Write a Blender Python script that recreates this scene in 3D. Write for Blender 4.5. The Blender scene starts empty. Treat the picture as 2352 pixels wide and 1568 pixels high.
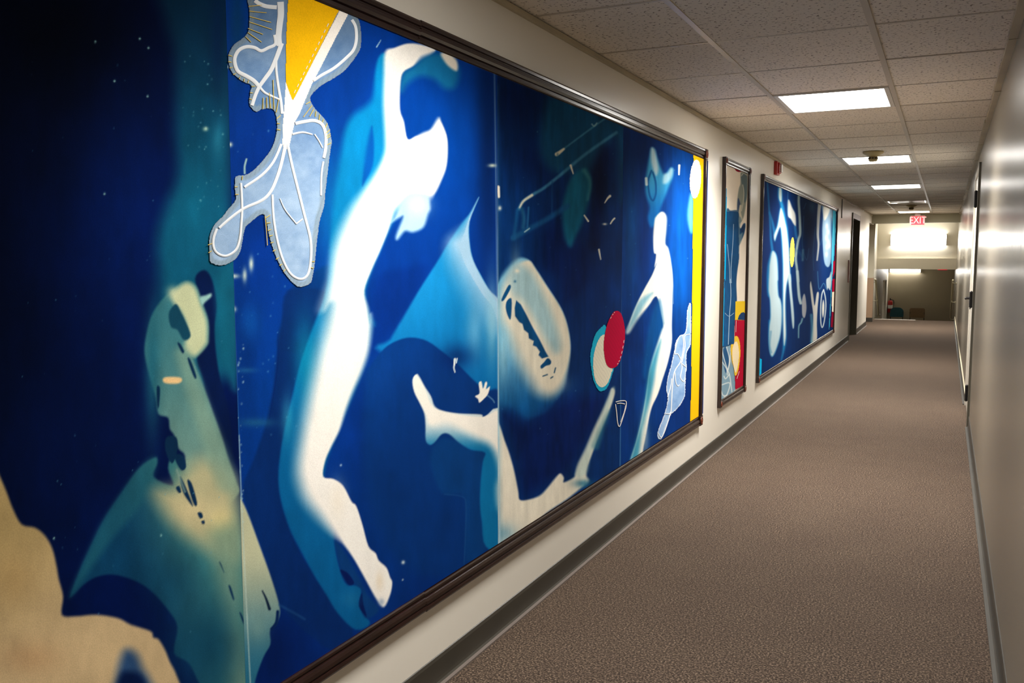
import bpy, bmesh, math, random
import numpy as np
from mathutils import Vector, Matrix

random.seed(7)
SC = bpy.context.scene
COL = SC.collection

# ------------------------------------------------------------------ camera
YAW, PITCH, FPX = 0.4539, -0.0937, 2036.5
CX, CZ = 1.4164, 1.3619            # camera: distance from the left wall, eye height
W, H = 1.633, 2.2512               # corridor width and ceiling height (m)
cam_d = bpy.data.cameras.new('camera')
cam = bpy.data.objects.new('camera', cam_d)
COL.objects.link(cam)
cam.location = (CX, 0, CZ)
cam.rotation_euler = (math.pi/2 + PITCH, 0, YAW)
cam_d.sensor_fit = 'HORIZONTAL'
cam_d.sensor_width = 36.0
cam_d.lens = FPX/2352*36.0
cam_d.clip_start = 0.02
SC.camera = cam

# ------------------------------------------------------------------ world, exposure
wd = bpy.data.worlds.new('world'); SC.world = wd
wd.use_nodes = True
wd.node_tree.nodes['Background'].inputs[0].default_value = (0.9, 0.92, 1, 1)
wd.node_tree.nodes['Background'].inputs[1].default_value = 0.0
SC.view_settings.view_transform = 'Standard'
SC.view_settings.look = 'None'
SC.view_settings.gamma = 1.0
SC.view_settings.use_curve_mapping = False
SC.view_settings.exposure = 0.76
WATTS = 38.0
LAMP = 9.0                          # brightness of the ceiling panels

# ------------------------------------------------------------------ survey: photo pixel -> point on a plane of the corridor
def _basis():
    cy, sy, cp, sp = math.cos(YAW), math.sin(YAW), math.cos(PITCH), math.sin(PITCH)
    f = np.array([-sy*cp, cy*cp, sp]); r = np.array([cy, sy, 0.0]); u = np.cross(r, f)
    return np.array([r, u, f])
RM = _basis(); CP = np.array([CX, 0.0, CZ])
def wall_pt(u, v, x=0.010):
    d = np.array([(u-1176)/FPX, -(v-784)/FPX, 1.0]) @ RM
    s = (x-CX)/d[0]
    return (x, s*d[1], CZ+s*d[2])
def survey(Y, Z, x=0.010):
    """arrays of wall coordinates -> the tracing's own coordinates"""
    P = np.stack([np.full_like(Y, x-CX), Y, Z-CZ], -1) @ RM.T
    return 1176+FPX*P[..., 0]/P[..., 2], 784-FPX*P[..., 1]/P[..., 2]

# ------------------------------------------------------------------ materials
def srgb(r, g, b):
    def c(x):
        x /= 255.0
        return x/12.92 if x <= .04045 else ((x+.055)/1.055)**2.4
    return (c(r), c(g), c(b), 1.0)

def mat(name, col, rough=.6, metal=0.0, spec=.5, noise=None, bump=None, coat=0.0, emit=None):
    """noise=(scale, dark factor[, detail])  bump=(scale, strength, distance)"""
    m = bpy.data.materials.new(name); m.use_nodes = True
    nt = m.node_tree; b = nt.nodes['Principled BSDF']
    b.inputs['Base Color'].default_value = col
    b.inputs['Roughness'].default_value = rough
    b.inputs['Metallic'].default_value = metal
    b.inputs['Specular IOR Level'].default_value = spec
    b.inputs['Coat Weight'].default_value = coat
    b.inputs['Coat Roughness'].default_value = .15
    tc = nt.nodes.new('ShaderNodeTexCoord')
    if noise:
        n = nt.nodes.new('ShaderNodeTexNoise'); n.inputs['Scale'].default_value = noise[0]
        n.inputs['Detail'].default_value = noise[2] if len(noise) > 2 else 4
        r = nt.nodes.new('ShaderNodeValToRGB')
        r.color_ramp.elements[0].position = .3; r.color_ramp.elements[1].position = .7
        d = noise[1]
        r.color_ramp.elements[0].color = (col[0]*d, col[1]*d, col[2]*d, 1)
        r.color_ramp.elements[1].color = col
        nt.links.new(tc.outputs['Object'], n.inputs['Vector'])
        nt.links.new(n.outputs['Fac'], r.inputs['Fac'])
        nt.links.new(r.outputs['Color'], b.inputs['Base Color'])
    if bump:
        n2 = nt.nodes.new('ShaderNodeTexNoise'); n2.inputs['Scale'].default_value = bump[0]
        n2.inputs['Detail'].default_value = 3
        bp = nt.nodes.new('ShaderNodeBump'); bp.inputs['Strength'].default_value = bump[1]
        bp.inputs['Distance'].default_value = bump[2]
        nt.links.new(tc.outputs['Object'], n2.inputs['Vector'])
        nt.links.new(n2.outputs['Fac'], bp.inputs['Height'])
        nt.links.new(bp.outputs['Normal'], b.inputs['Normal'])
    if emit:
        b.inputs['Emission Color'].default_value = emit[0]
        b.inputs['Emission Strength'].default_value = emit[1]
    return m

def wall_paint(name, col, rough, waves):
    """semi-gloss paint on a wall that is a little uneven along its length"""
    m = mat(name, col, rough, spec=.5)
    nt = m.node_tree; b = nt.nodes['Principled BSDF']
    tc = nt.nodes.new('ShaderNodeTexCoord'); mp = nt.nodes.new('ShaderNodeMapping')
    mp.inputs['Scale'].default_value = (1, 1, .06)
    n1 = nt.nodes.new('ShaderNodeTexNoise'); n1.inputs['Scale'].default_value = 5.0; n1.inputs['Detail'].default_value = 3
    n2 = nt.nodes.new('ShaderNodeTexNoise'); n2.inputs['Scale'].default_value = 260; n2.inputs['Detail'].default_value = 2
    b1 = nt.nodes.new('ShaderNodeBump'); b1.inputs['Strength'].default_value = waves; b1.inputs['Distance'].default_value = .02
    b2 = nt.nodes.new('ShaderNodeBump'); b2.inputs['Strength'].default_value = .06; b2.inputs['Distance'].default_value = .002
    nt.links.new(tc.outputs['Object'], mp.inputs['Vector'])
    nt.links.new(mp.outputs['Vector'], n1.inputs['Vector'])
    nt.links.new(tc.outputs['Object'], n2.inputs['Vector'])
    nt.links.new(n1.outputs['Fac'], b1.inputs['Height']); nt.links.new(n2.outputs['Fac'], b2.inputs['Height'])
    nt.links.new(b1.outputs['Normal'], b2.inputs['Normal']); nt.links.new(b2.outputs['Normal'], b.inputs['Normal'])
    return m

M = {}
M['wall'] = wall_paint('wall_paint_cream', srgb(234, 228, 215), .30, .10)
M['wall_r'] = wall_paint('wall_paint_cream_gloss_shaded', srgb(128, 120, 106), .25, .16)  # same cream paint as the left wall, with the edge darkening put into its colour
M['stair_white'] = mat('stairwell_white_paint', srgb(236, 230, 214), .5, bump=(200, .05, .002))
M['stair_dark'] = mat('stairwell_taupe_paint', srgb(164, 153, 130), .5, noise=(3, .93))
M['beam'] = mat('beam_olive_grey_paint', srgb(158, 152, 128), .55)
M['grey_upper'] = mat('warm_grey_paint', srgb(190, 182, 160), .5)
M['brown_lower'] = mat('brown_wainscot_paint', srgb(160, 132, 106), .5)
M['base'] = mat('vinyl_base_dark_grey', srgb(60, 56, 48), .45, noise=(6, .85))
M['toe'] = mat('vinyl_base_toe_grey', srgb(112, 101, 94), .5)
M['seal'] = mat('pale_caulk_bead', srgb(200, 188, 160), .6)
M['tbar'] = mat('white_enamel_tee', srgb(190, 180, 164), .4)
M['edge'] = mat('wall_angle_enamel', srgb(190, 178, 150), .45, noise=(3, .7))
M['moulding'] = mat('dark_mahogany_moulding', srgb(40, 20, 15), .24, noise=(18, .5), coat=.2)
M['moulding_red'] = mat('red_brown_end_grain', srgb(112, 52, 30), .4, noise=(30, .7))
M['steel'] = mat('dark_bronze_metal', srgb(44, 42, 42), .4, metal=.6)
M['frame_metal'] = mat('grey_green_door_frame_enamel', srgb(92, 88, 76), .4)
M['door_dark'] = mat('dark_olive_door_paint', srgb(84, 77, 58), .5, noise=(3, .9))
M['door_cream'] = mat('cream_door_enamel', srgb(204, 196, 182), .25)
M['lampframe'] = mat('lamp_frame_white_enamel', srgb(205, 200, 190), .4)
M['lens_on'] = mat('lit_acrylic_diffuser', (1, 1, 1, 1), .5, emit=((1, .965, .91, 1), LAMP))
M['lens_dim'] = mat('lit_acrylic_diffuser_dimmed', (1, 1, 1, 1), .5, emit=((1, .965, .91, 1), LAMP*.50))  # same diffuser at half output, set to suit the light falloff along the wall
M['lens_off'] = mat('unlit_acrylic_diffuser', srgb(178, 168, 152), .35)
M['stair_lamp'] = mat('lit_wall_lamp_lens', (1, 1, 1, 1), .5, emit=((1, .965, .91, 1), 11))
M['red'] = mat('alarm_red_plastic', srgb(176, 34, 28), .35)
M['clear'] = mat('strobe_white_lens', srgb(235, 235, 232), .15)
M['detector'] = mat('aged_ivory_plastic', srgb(176, 160, 112), .45)
M['detector_dark'] = mat('detector_dark_vents', srgb(60, 50, 32), .5)
M['exit_case'] = mat('exit_case_grey_plastic', srgb(200, 180, 172), .4)
M['exit_face'] = mat('exit_red_lit_face', srgb(215, 40, 50), .4, emit=(srgb(235, 40, 60), .55))
M['exit_text'] = mat('exit_pale_lit_letters', srgb(255, 200, 195), .4, emit=(srgb(255, 150, 150), .55))
M['rail'] = mat('handrail_ivory_enamel', srgb(205, 196, 165), .35)
M['ext_red'] = mat('extinguisher_red_enamel', srgb(165, 22, 22), .3)
M['black'] = mat('black_rubber', srgb(24, 24, 24), .5)
M['blue_seat'] = mat('dark_teal_upholstery', srgb(34, 84, 96), .8, noise=(40, .8))
M['tan_seat'] = mat('brown_upholstery', srgb(138, 114, 84), .8, noise=(40, .85))
M['nosing'] = mat('white_stair_nosing', srgb(235, 228, 215), .4)
M['plate'] = mat('mauve_wall_plate', srgb(150, 112, 106), .4)
M['cord_white'] = mat('white_cotton_cord', srgb(226, 230, 234), .9, spec=.1)
M['stitch_yellow'] = mat('yellow_thread', srgb(228, 196, 84), .8)
M['thread_white'] = mat('white_thread', srgb(238, 234, 230), .8)
M['denim_crease'] = mat('bleached_denim_crease', srgb(150, 182, 204), .8)

def carpet():
    m = mat('brown_loop_carpet', srgb(128, 108, 96), .95, spec=.1)
    nt = m.node_tree; b = nt.nodes['Principled BSDF']
    tc = nt.nodes.new('ShaderNodeTexCoord')
    n = nt.nodes.new('ShaderNodeTexNoise'); n.inputs['Scale'].default_value = 140; n.inputs['Detail'].default_value = 4; n.inputs['Roughness'].default_value = .75
    r = nt.nodes.new('ShaderNodeValToRGB')
    e = r.color_ramp.elements
    e[0].position = .39; e[0].color = srgb(20, 15, 13); e[1].position = .62; e[1].color = srgb(142, 123, 106)
    q = e.new(.5); q.color = srgb(56, 46, 39)
    b.inputs['Sheen Weight'].default_value = .5; b.inputs['Sheen Roughness'].default_value = .4; b.inputs['Sheen Tint'].default_value = srgb(200, 178, 160)
    n2 = nt.nodes.new('ShaderNodeTexNoise'); n2.inputs['Scale'].default_value = 3.0; n2.inputs['Detail'].default_value = 3
    r2 = nt.nodes.new('ShaderNodeValToRGB')
    r2.color_ramp.elements[0].position = .3; r2.color_ramp.elements[0].color = (.86, .82, .80, 1)
    r2.color_ramp.elements[1].position = .7; r2.color_ramp.elements[1].color = (1, .98, .94, 1)
    mx = nt.nodes.new('ShaderNodeMixRGB'); mx.blend_type = 'MULTIPLY'; mx.inputs[0].default_value = 1
    bp = nt.nodes.new('ShaderNodeBump'); bp.inputs['Strength'].default_value = .7; bp.inputs['Distance'].default_value = .004
    L = nt.links.new
    L(tc.outputs['Object'], n.inputs['Vector']); L(tc.outputs['Object'], n2.inputs['Vector'])
    L(n.outputs['Fac'], r.inputs['Fac']); L(n2.outputs['Fac'], r2.inputs['Fac'])
    L(r.outputs['Color'], mx.inputs[1]); L(r2.outputs['Color'], mx.inputs[2])
    L(mx.outputs[0], b.inputs['Base Color'])
    L(n.outputs['Fac'], bp.inputs['Height']); L(bp.outputs['Normal'], b.inputs['Normal'])
    return m
M['carpet'] = carpet()

def tile_mat():
    m = mat('mineral_fibre_tile', srgb(196, 186, 172), .9, spec=.2)
    nt = m.node_tree; b = nt.nodes['Principled BSDF']
    tc = nt.nodes.new('ShaderNodeTexCoord')
    gm = nt.nodes.new('ShaderNodeNewGeometry')
    v = nt.nodes.new('ShaderNodeTexNoise'); v.inputs['Scale'].default_value = 75; v.inputs['Detail'].default_value = 4
    r = nt.nodes.new('ShaderNodeValToRGB')
    r.color_ramp.elements[0].position = .34; r.color_ramp.elements[0].color = srgb(126, 114, 98)
    r.color_ramp.elements[1].position = .42; r.color_ramp.elements[1].color = srgb(236, 227, 213)
    oi = nt.nodes.new('ShaderNodeObjectInfo')
    mr = nt.nodes.new('ShaderNodeMapRange'); mr.inputs['To Min'].default_value = .93; mr.inputs['To Max'].default_value = 1.0
    mx = nt.nodes.new('ShaderNodeMixRGB'); mx.blend_type = 'MULTIPLY'; mx.inputs[0].default_value = 1
    bp = nt.nodes.new('ShaderNodeBump'); bp.inputs['Strength'].default_value = .5; bp.inputs['Distance'].default_value = .003
    L = nt.links.new
    L(gm.outputs['Position'], v.inputs['Vector']); L(v.outputs['Fac'], r.inputs['Fac'])
    L(oi.outputs['Random'], mr.inputs['Value']); L(r.outputs['Color'], mx.inputs[1]); L(mr.outputs[0], mx.inputs[2])
    L(mx.outputs[0], b.inputs['Base Color'])
    L(v.outputs['Fac'], bp.inputs['Height']); L(bp.outputs['Normal'], b.inputs['Normal'])
    return m
M['tile'] = tile_mat()

def cloth_mat(name, rough=.9, weave=900):
    """dyed cloth: the print is a colour attribute; the weave is fine relief"""
    m = mat(name, (1, 1, 1, 1), rough, spec=.04)
    nt = m.node_tree; b = nt.nodes['Principled BSDF']
    at = nt.nodes.new('ShaderNodeAttribute'); at.attribute_name = 'print'
    tc = nt.nodes.new('ShaderNodeTexCoord')
    n = nt.nodes.new('ShaderNodeTexNoise'); n.inputs['Scale'].default_value = 420; n.inputs['Detail'].default_value = 2
    mr = nt.nodes.new('ShaderNodeMapRange'); mr.inputs['From Min'].default_value = .25; mr.inputs['From Max'].default_value = .75
    mr.inputs['To Min'].default_value = .88; mr.inputs['To Max'].default_value = 1.10
    mx = nt.nodes.new('ShaderNodeMixRGB'); mx.blend_type = 'MULTIPLY'; mx.inputs[0].default_value = 1
    bp = nt.nodes.new('ShaderNodeBump'); bp.inputs['Strength'].default_value = .12; bp.inputs['Distance'].default_value = .001
    L = nt.links.new
    L(tc.outputs['Object'], n.inputs['Vector']); L(n.outputs['Fac'], mr.inputs['Value'])
    L(at.outputs['Color'], mx.inputs[1]); L(mr.outputs[0], mx.inputs[2]); L(mx.outputs[0], b.inputs['Base Color'])
    L(n.outputs['Fac'], bp.inputs['Height']); L(bp.outputs['Normal'], b.inputs['Normal'])
    return m
M['cloth'] = cloth_mat('printed_cotton_cloth')

# ------------------------------------------------------------------ object helpers
def tag(o, label=None, cat=None, group=None, kind=None):
    if label: o['label'] = label
    if cat: o['category'] = cat
    if group: o['group'] = group
    if kind: o['kind'] = kind
    return o
def empty(name, loc=(0, 0, 0)):
    o = bpy.data.objects.new(name, None); COL.objects.link(o); o.location = loc
    o.empty_display_size = .1
    return o
def obj(name, bm, m, parent=None, smooth=False):
    me = bpy.data.meshes.new(name)
    bmesh.ops.recalc_face_normals(bm, faces=bm.faces)
    bm.to_mesh(me); bm.free()
    for mm in (m if isinstance(m, list) else [m]): me.materials.append(mm)
    if smooth:
        for p in me.polygons: p.use_smooth = True
    o = bpy.data.objects.new(name, me); COL.objects.link(o)
    if parent:
        o.parent = parent
        wl = world_loc(parent)
        if wl.length > 0: me.transform(Matrix.Translation(-wl))
    return o
def world_loc(o):
    v = Vector(o.location)
    while o.parent:
        o = o.parent; v += Vector(o.location)
    return v
def box(bm, x0, x1, y0, y1, z0, z1, bev=0.0, mi=0):
    vs = [bm.verts.new(p) for p in ((x0, y0, z0), (x1, y0, z0), (x1, y1, z0), (x0, y1, z0), (x0, y0, z1), (x1, y0, z1), (x1, y1, z1), (x0, y1, z1))]
    fs = [bm.faces.new([vs[i] for i in f]) for f in ((0, 3, 2, 1), (4, 5, 6, 7), (0, 1, 5, 4), (1, 2, 6, 5), (2, 3, 7, 6), (3, 0, 4, 7))]
    for f in fs: f.material_index = mi
    if bev:
        es = list({e for f in fs for e in f.edges})
        bmesh.ops.bevel(bm, geom=es, offset=bev, segments=2, affect='EDGES', profile=.5)
    return bm
def BOX(*a, **k): return box(bmesh.new(), *a, **k)
def lathe(bm, prof, c, axis, n=20):
    """prof = [(r, h)], revolved about axis from c"""
    ax = Vector(axis).normalized(); t = ax.orthogonal().normalized(); s = ax.cross(t)
    rings = []
    for r, h in prof:
        if r < 1e-6: rings.append([bm.verts.new(Vector(c)+ax*h)])
        else: rings.append([bm.verts.new(Vector(c)+ax*h+(t*math.cos(2*math.pi*i/n)+s*math.sin(2*math.pi*i/n))*r) for i in range(n)])
    for a, b in zip(rings, rings[1:]):
        for i in range(n):
            j = (i+1) % n
            if len(a) == 1 and len(b) == 1: continue
            if len(a) == 1: bm.faces.new((a[0], b[i], b[j]))
            elif len(b) == 1: bm.faces.new((a[i], a[j], b[0]))
            else: bm.faces.new((a[i], a[j], b[j], b[i]))
    return bm
def tube(bm, pts, r, n=8):
    pts = [Vector(p) for p in pts]; rings = []
    for i, p in enumerate(pts):
        d = ((pts[i+1]-p) if i+1 < len(pts) else (p-pts[i-1])).normalized()
        if 0 < i < len(pts)-1: d = ((pts[i+1]-p).normalized()+(p-pts[i-1]).normalized()).normalized()
        t = d.cross(Vector((0, 0, 1)))
        if t.length < 1e-3: t = d.cross(Vector((1, 0, 0)))
        t.normalize(); s = d.cross(t)
        rings.append([bm.verts.new(p+(t*math.cos(2*math.pi*k/n)+s*math.sin(2*math.pi*k/n))*r) for k in range(n)])
    for a, b in zip(rings, rings[1:]):
        for k in range(n): bm.faces.new((a[k], a[(k+1) % n], b[(k+1) % n], b[k]))
    bm.faces.new(rings[0]); bm.faces.new(list(reversed(rings[-1])))
    return bm
def sweep(bm, prof, p0, p1, across, out, closed=True):
    """extrude a profile [(a, d)] from p0 to p1; a along 'across', d along 'out'"""
    A, O = Vector(across), Vector(out)
    r0 = [bm.verts.new(Vector(p0)+A*a+O*d) for a, d in prof]
    r1 = [bm.verts.new(Vector(p1)+A*a+O*d) for a, d in prof]
    n = len(prof)
    for i in range(n if closed else n-1):
        j = (i+1) % n
        bm.faces.new((r0[i], r0[j], r1[j], r1[i]))
    if closed:
        bm.faces.new(r0); bm.faces.new(list(reversed(r1)))
    return bm

# ------------------------------------------------------------------ structure
YS = -3.2                            # corridor starts behind the camera
YB = 19.85                           # beam
YF = 21.45                           # top of the stairs
YK = 28.0                            # far stairwell wall
DL0, DL1, DTOP = 15.60, 16.95, 2.065 # recessed door in the left wall
OP0 = 19.25                          # side passage
Y0, ROW, XA, WM = 3.075, .675, .508, .6145   # ceiling grid

bm = bmesh.new()
box(bm, -.14, 0, YS, DL0, 0, H)
box(bm, -.14, 0, DL0, DL1, DTOP, H)
box(bm, -.14, 0, DL1, OP0, 0, H)
box(bm, -.14, 0, OP0, 20.45, 2.07, H)
tag(obj('wall_left', bm, M['wall']), 'cream painted wall carrying the framed artworks', 'wall', kind='structure')

DR0, DR1, DRT = 8.02, 9.16, 2.065    # door in the right wall
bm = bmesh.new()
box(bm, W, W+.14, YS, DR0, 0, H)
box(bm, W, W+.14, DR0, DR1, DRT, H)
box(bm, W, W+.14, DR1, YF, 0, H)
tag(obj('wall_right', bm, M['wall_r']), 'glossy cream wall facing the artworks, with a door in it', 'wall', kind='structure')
tag(obj('wall_behind', BOX(-.14, W+.14, YS-.1, YS, 0, H), M['wall']), 'cream wall closing the corridor opposite the stairs', 'wall', kind='structure')
tag(obj('floor', BOX(-.9, W, YS, YF, -.12, 0), M['carpet']), 'brown speckled loop carpet along the corridor', 'floor', kind='structure')

# ceiling: slab above, tees and tiles as pieces
KS, KE = int(math.floor((YS-Y0)/ROW)), int(math.floor((YB-Y0)/ROW))
ceil = tag(obj('ceiling', BOX(-.14, W+.14, YS, 20.45, H+.035, H+.12), M['tile']), 'suspended ceiling of speckled square tiles on white tees', 'ceiling', kind='structure')
cols = [(0.0, XA), (XA, XA+WM), (XA+WM, W)]
LIGHT_ROWS = [-7, -2, 3, 8, 13, 18, 23]
tile_me = {}
for ci, (xa, xb) in enumerate(cols):
    for k in range(KS, KE+1):
        if ci == 1 and k in LIGHT_ROWS: continue
        ya, yb = max(Y0+k*ROW, YS), min(Y0+(k+1)*ROW, YB)
        key = (ci, round(yb-ya, 4))
        g = .004
        if key not in tile_me:
            b = bmesh.new(); hx, hy = (xb-xa)/2-g, (yb-ya)/2-g
            box(b, -hx, hx, -hy, hy, 0, .014)
            me = bpy.data.meshes.new('ceiling_tile'); bmesh.ops.recalc_face_normals(b, faces=b.faces); b.to_mesh(me); b.free()
            me.materials.append(M['tile']); tile_me[key] = me
        o = bpy.data.objects.new('ceiling_tile', tile_me[key]); COL.objects.link(o); o.parent = ceil
        o.location = ((xa+xb)/2, (ya+yb)/2, H+.001+random.uniform(0, .002))
        o.rotation_euler = (random.uniform(-.003, .003), random.uniform(-.002, .002), 0)
for xx in (XA, XA+WM):
    obj('main_tee', BOX(xx-.012, xx+.012, YS, YB, H-.003, H+.012), M['tbar'], ceil)
ct = {}
for k in range(KS+1, KE+1):
    for ci, (xa, xb) in enumerate(cols):
        if ci not in ct:
            b = BOX(xa+.012, xb-.012, -.006, .006, -.0012, .010)
            me = bpy.data.meshes.new('cross_tee'); b.to_mesh(me); b.free(); me.materials.append(M['tbar']); ct[ci] = me
        o = bpy.data.objects.new('cross_tee', ct[ci]); COL.objects.link(o); o.parent = ceil
        o.location = (0, Y0+k*ROW, H)
# wall angles along both ceiling edges
def trim(name, bm, m, label): return tag(obj(name, bm, m), label, 'trim', kind='structure')
trim('trim_1', BOX(0, .016, YS, YB, H-.022, H-.004), M['edge'], 'thin metal wall angle where ceiling meets artwork wall')
bm = bmesh.new(); y = YS; i = 0
while y < YB-.05:
    e = min(y+1.22, YB); dx = (.0, .003, -.002)[i % 3]
    box(bm, W-.030+dx, W, y+.002, e-.002, H-.026-dx, H-.004); y = e; i += 1
trim('trim_2', bm, M['edge'], 'jointed metal wall angle where ceiling meets glossy wall')

# vinyl base with a toe
base_prof = [(0, 0), (.017, 0), (.014, .004), (.008, .012), (.006, .022), (.006, .082), (.003, .092), (0, .094)]
def base_run(name, y0, y1, side, label):
    bm = bmesh.new()
    if side == 'L': sweep(bm, base_prof, (0, y0, 0), (0, y1, 0), (1, 0, 0), (0, 0, 1))
    else: sweep(bm, base_prof, (W, y0, 0), (W, y1, 0), (-1, 0, 0), (0, 0, 1))
    o = tag(obj(name, bm, M['base']), label, 'baseboard', kind='structure')
    bm = bmesh.new(); x0 = .006 if side == 'L' else W-.026
    box(bm, x0, x0+.020, y0, y1, 0, .006)
    obj('toe', bm, M['toe'] if side == 'L' else M['base'], o)
    return o
base_run('baseboard_left', YS, DL0-.07, 'L', 'dark grey vinyl baseboard under the artworks')
base_run('baseboard_left', DL1+.07, OP0, 'L', 'short dark baseboard between recessed door and side passage')
base_run('baseboard_right', YS, DR0-.06, 'R', 'dark vinyl baseboard on glossy wall before the door')
o = base_run('baseboard_right', DR1+.06, YF, 'R', 'baseboard with pale top bead past the glossy wall door')
obj('bead', BOX(W-.012, W, DR1+.06, YF, .094, .100), M['seal'], o)

# ------------------------------------------------------------------ door in the right wall
d1 = tag(empty('door_1', (W, DR0, 0)), 'cream flush door with dark hinges in the glossy wall', 'door', kind='structure')
bm = bmesh.new()
box(bm, W-.016, W+.10, DR0-.050, DR0+.006, 0, DRT+.05, .003)
obj('jamb', bm, M['frame_metal'], d1)
obj('jamb', BOX(W-.012, W+.10, DR1-.006, DR1+.050, 0, DRT+.05, .003), M['door_cream'], d1)
obj('head', BOX(W-.012, W+.10, DR0+.006, DR1-.006, DRT-.004, DRT+.05), M['door_cream'], d1)
leaf = obj('leaf', BOX(W-.002, W+.042, DR0+.010, DR1-.010, .012, DRT-.008, .002), M['door_cream'], d1)
for z in (.27, 1.03, 1.83):
    bm = bmesh.new(); lathe(bm, [(0, -.070), (.006, -.068), (.012, -.062), (.012, .062), (.006, .068), (0, .070)], (W-.026, DR0+.018, z), (0, 0, 1), 12)
    box(bm, W-.020, W-.001, DR0+.008, DR0+.055, z-.060, z+.060)
    obj('hinge', bm, M['steel'], leaf)
bm = bmesh.new(); lathe(bm, [(0, 0), (.032, 0), (.032, .008), (.012, .012), (.011, .045), (0, .045)], (W-.002, DR1-.09, 1.0), (-1, 0, 0), 16)
tube(bm, [(W-.042, DR1-.09, 1.0), (W-.046, DR1-.12, 1.0), (W-.046, DR1-.20, .998)], .009)
box(bm, W-.010, W-.001, DR1-.115, DR1-.065, .90, 1.06)
obj('lever', bm, M['steel'], leaf)

# recessed dark door in the left wall
d2 = tag(empty('door_2', (0, DL0, 0)), 'recessed dark olive door beyond the wide triptych artwork', 'door', kind='structure')
obj('jamb', BOX(-.14, .018, DL0-.002, DL0+.055, 0, DTOP+.04, .003), M['frame_metal'], d2)
obj('jamb', BOX(-.14, .018, DL1-.055, DL1+.002, 0, DTOP+.04, .003), M['door_dark'], d2)
obj('head', BOX(-.14, .018, DL0+.055, DL1-.055, DTOP-.05, DTOP+.04, .003), M['frame_metal'], d2)
leaf2 = obj('leaf', BOX(-.125, -.085, DL0+.058, DL1-.058, .01, DTOP-.055, .002), M['door_dark'], d2)
bm = bmesh.new(); lathe(bm, [(0, 0), (.03, 0), (.03, .01), (.012, .014), (.012, .04), (.028, .05), (.03, .065), (.02, .075), (0, .077)], (-.085, DL0+.14, 1.0), (1, 0, 0), 16)
obj('knob', bm, M['steel'], leaf2)
obj('kick_plate', BOX(-.085, -.082, DL0+.08, DL1-.08, .03, .25), M['steel'], leaf2)

# ------------------------------------------------------------------ ceiling lights
def ceiling_light(k, label, lit=True, lens='lens_on'):
    y0, y1 = Y0+k*ROW, Y0+(k+1)*ROW; x0, x1 = XA, XA+WM
    t = tag(empty('ceiling_light', ((x0+x1)/2, (y0+y1)/2, H)), label, 'light', 'square ceiling light panels')
    bm = bmesh.new(); a = .014; w = .024
    box(bm, x0+a, x1-a, y0+.008, y0+.008+w, H-.004, H+.030)
    box(bm, x0+a, x1-a, y1-.008-w, y1-.008, H-.004, H+.030)
    box(bm, x0+a, x0+a+w, y0+.008+w, y1-.008-w, H-.004, H+.030)
    box(bm, x1-a-w, x1-a, y0+.008+w, y1-.008-w, H-.004, H+.030)
    obj('frame', bm, M['lampframe'], t)
    g = .0 if lit else .022
    obj('diffuser', BOX(x0+a+w+g*.6, x1-a-w-g*.6, y0+.008+w+g, y1-.008-w-g, H+.001, H+.008), M[lens] if lit else M['lens_off'], t)
    if lit:          # the tubes behind the prismatic cover, which throws most of the light downwards
        ld = bpy.data.lights.new('tubes', 'AREA'); ld.shape = 'RECTANGLE'; ld.size = x1-x0-.08; ld.size_y = y1-y0-.08
        ld.energy = WATTS*(.5 if lens == 'lens_dim' else 1.0); ld.color = (1, .965, .91); ld.spread = math.radians(140)
        lo = bpy.data.objects.new('tubes', ld); COL.objects.link(lo); lo.parent = t; lo.location = (0, 0, -.001)
    if not lit:      # the cover has slipped: lamp light shows at two corners
        lx, rx, ny, fy = x0+a+w, x1-a-w, y0+.008+w, y1-.008-w
        obj('lamp_gap', BOX(lx, lx+.012, ny+.02, fy-.25, H, H+.02), M['lens_on'], t)
        obj('lamp_gap', BOX(lx+.03, lx+.11, fy-.018, fy, H, H+.02), M['lens_on'], t)
        obj('lamp_gap', BOX(rx-.013, rx, ny+.25, fy-.02, H, H+.02), M['lens_on'], t)
        obj('lamp_gap', BOX(rx-.17, rx-.02, ny, ny+.018, H, H+.02), M['lens_on'], t)
ceiling_light(-7, 'added unseen square fill light panel at the closed end of the corridor')  # fill light added behind the camera, out of view
ceiling_light(-2, 'faintly lit square ceiling panel above the tall white dancer print', lens='lens_dim')
ceiling_light(3, 'large bright square ceiling light panel above the wide cyanotype artwork')
ceiling_light(8, 'bright square ceiling light panel right behind the ivory smoke detector')
ceiling_light(13, 'bright square ceiling panel halfway between the two smoke detectors')
ceiling_light(18, 'dark ceiling light with slipped cover, bright only at two corners', False)
ceiling_light(23, 'lit square ceiling panel directly before the exit sign')

def detector(x, y, label):
    t = tag(empty('smoke_detector', (x, y, H)), label, 'smoke detector', 'ceiling smoke detectors')
    bm = lathe(bmesh.new(), [(0, 0), (.082, 0), (.084, -.008), (.078, -.016), (.050, -.030), (.036, -.042), (0, -.042)], (x, y, H-.0015), (0, 0, 1), 32)
    obj('base', bm, M['detector'], t, True)
    bm = lathe(bmesh.new(), [(0, -.040), (.035, -.041), (.036, -.072), (.030, -.081), (0, -.082)], (x, y, H), (0, 0, 1), 24)
    h = obj('sensor_head', bm, M['detector'], t, True)
    for i in range(10):
        a = 2*math.pi*i/10+.31
        b = bmesh.new(); box(b, -.004, .004, -.0085, .0085, -.007, .007)
        bmesh.ops.transform(b, matrix=Matrix.Translation((x+math.cos(a)*.0345, y+math.sin(a)*.0345, H-.056)) @ Matrix.Rotation(a, 4, 'Z'), verts=b.verts)
        obj('vent', b, M['detector_dark'], h)
detector(.828, 8.12, 'ivory smoke detector hanging before a lit ceiling panel')
detector(.850, 16.5, 'dark looking smoke detector hanging between dark panel and exit sign')

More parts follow.
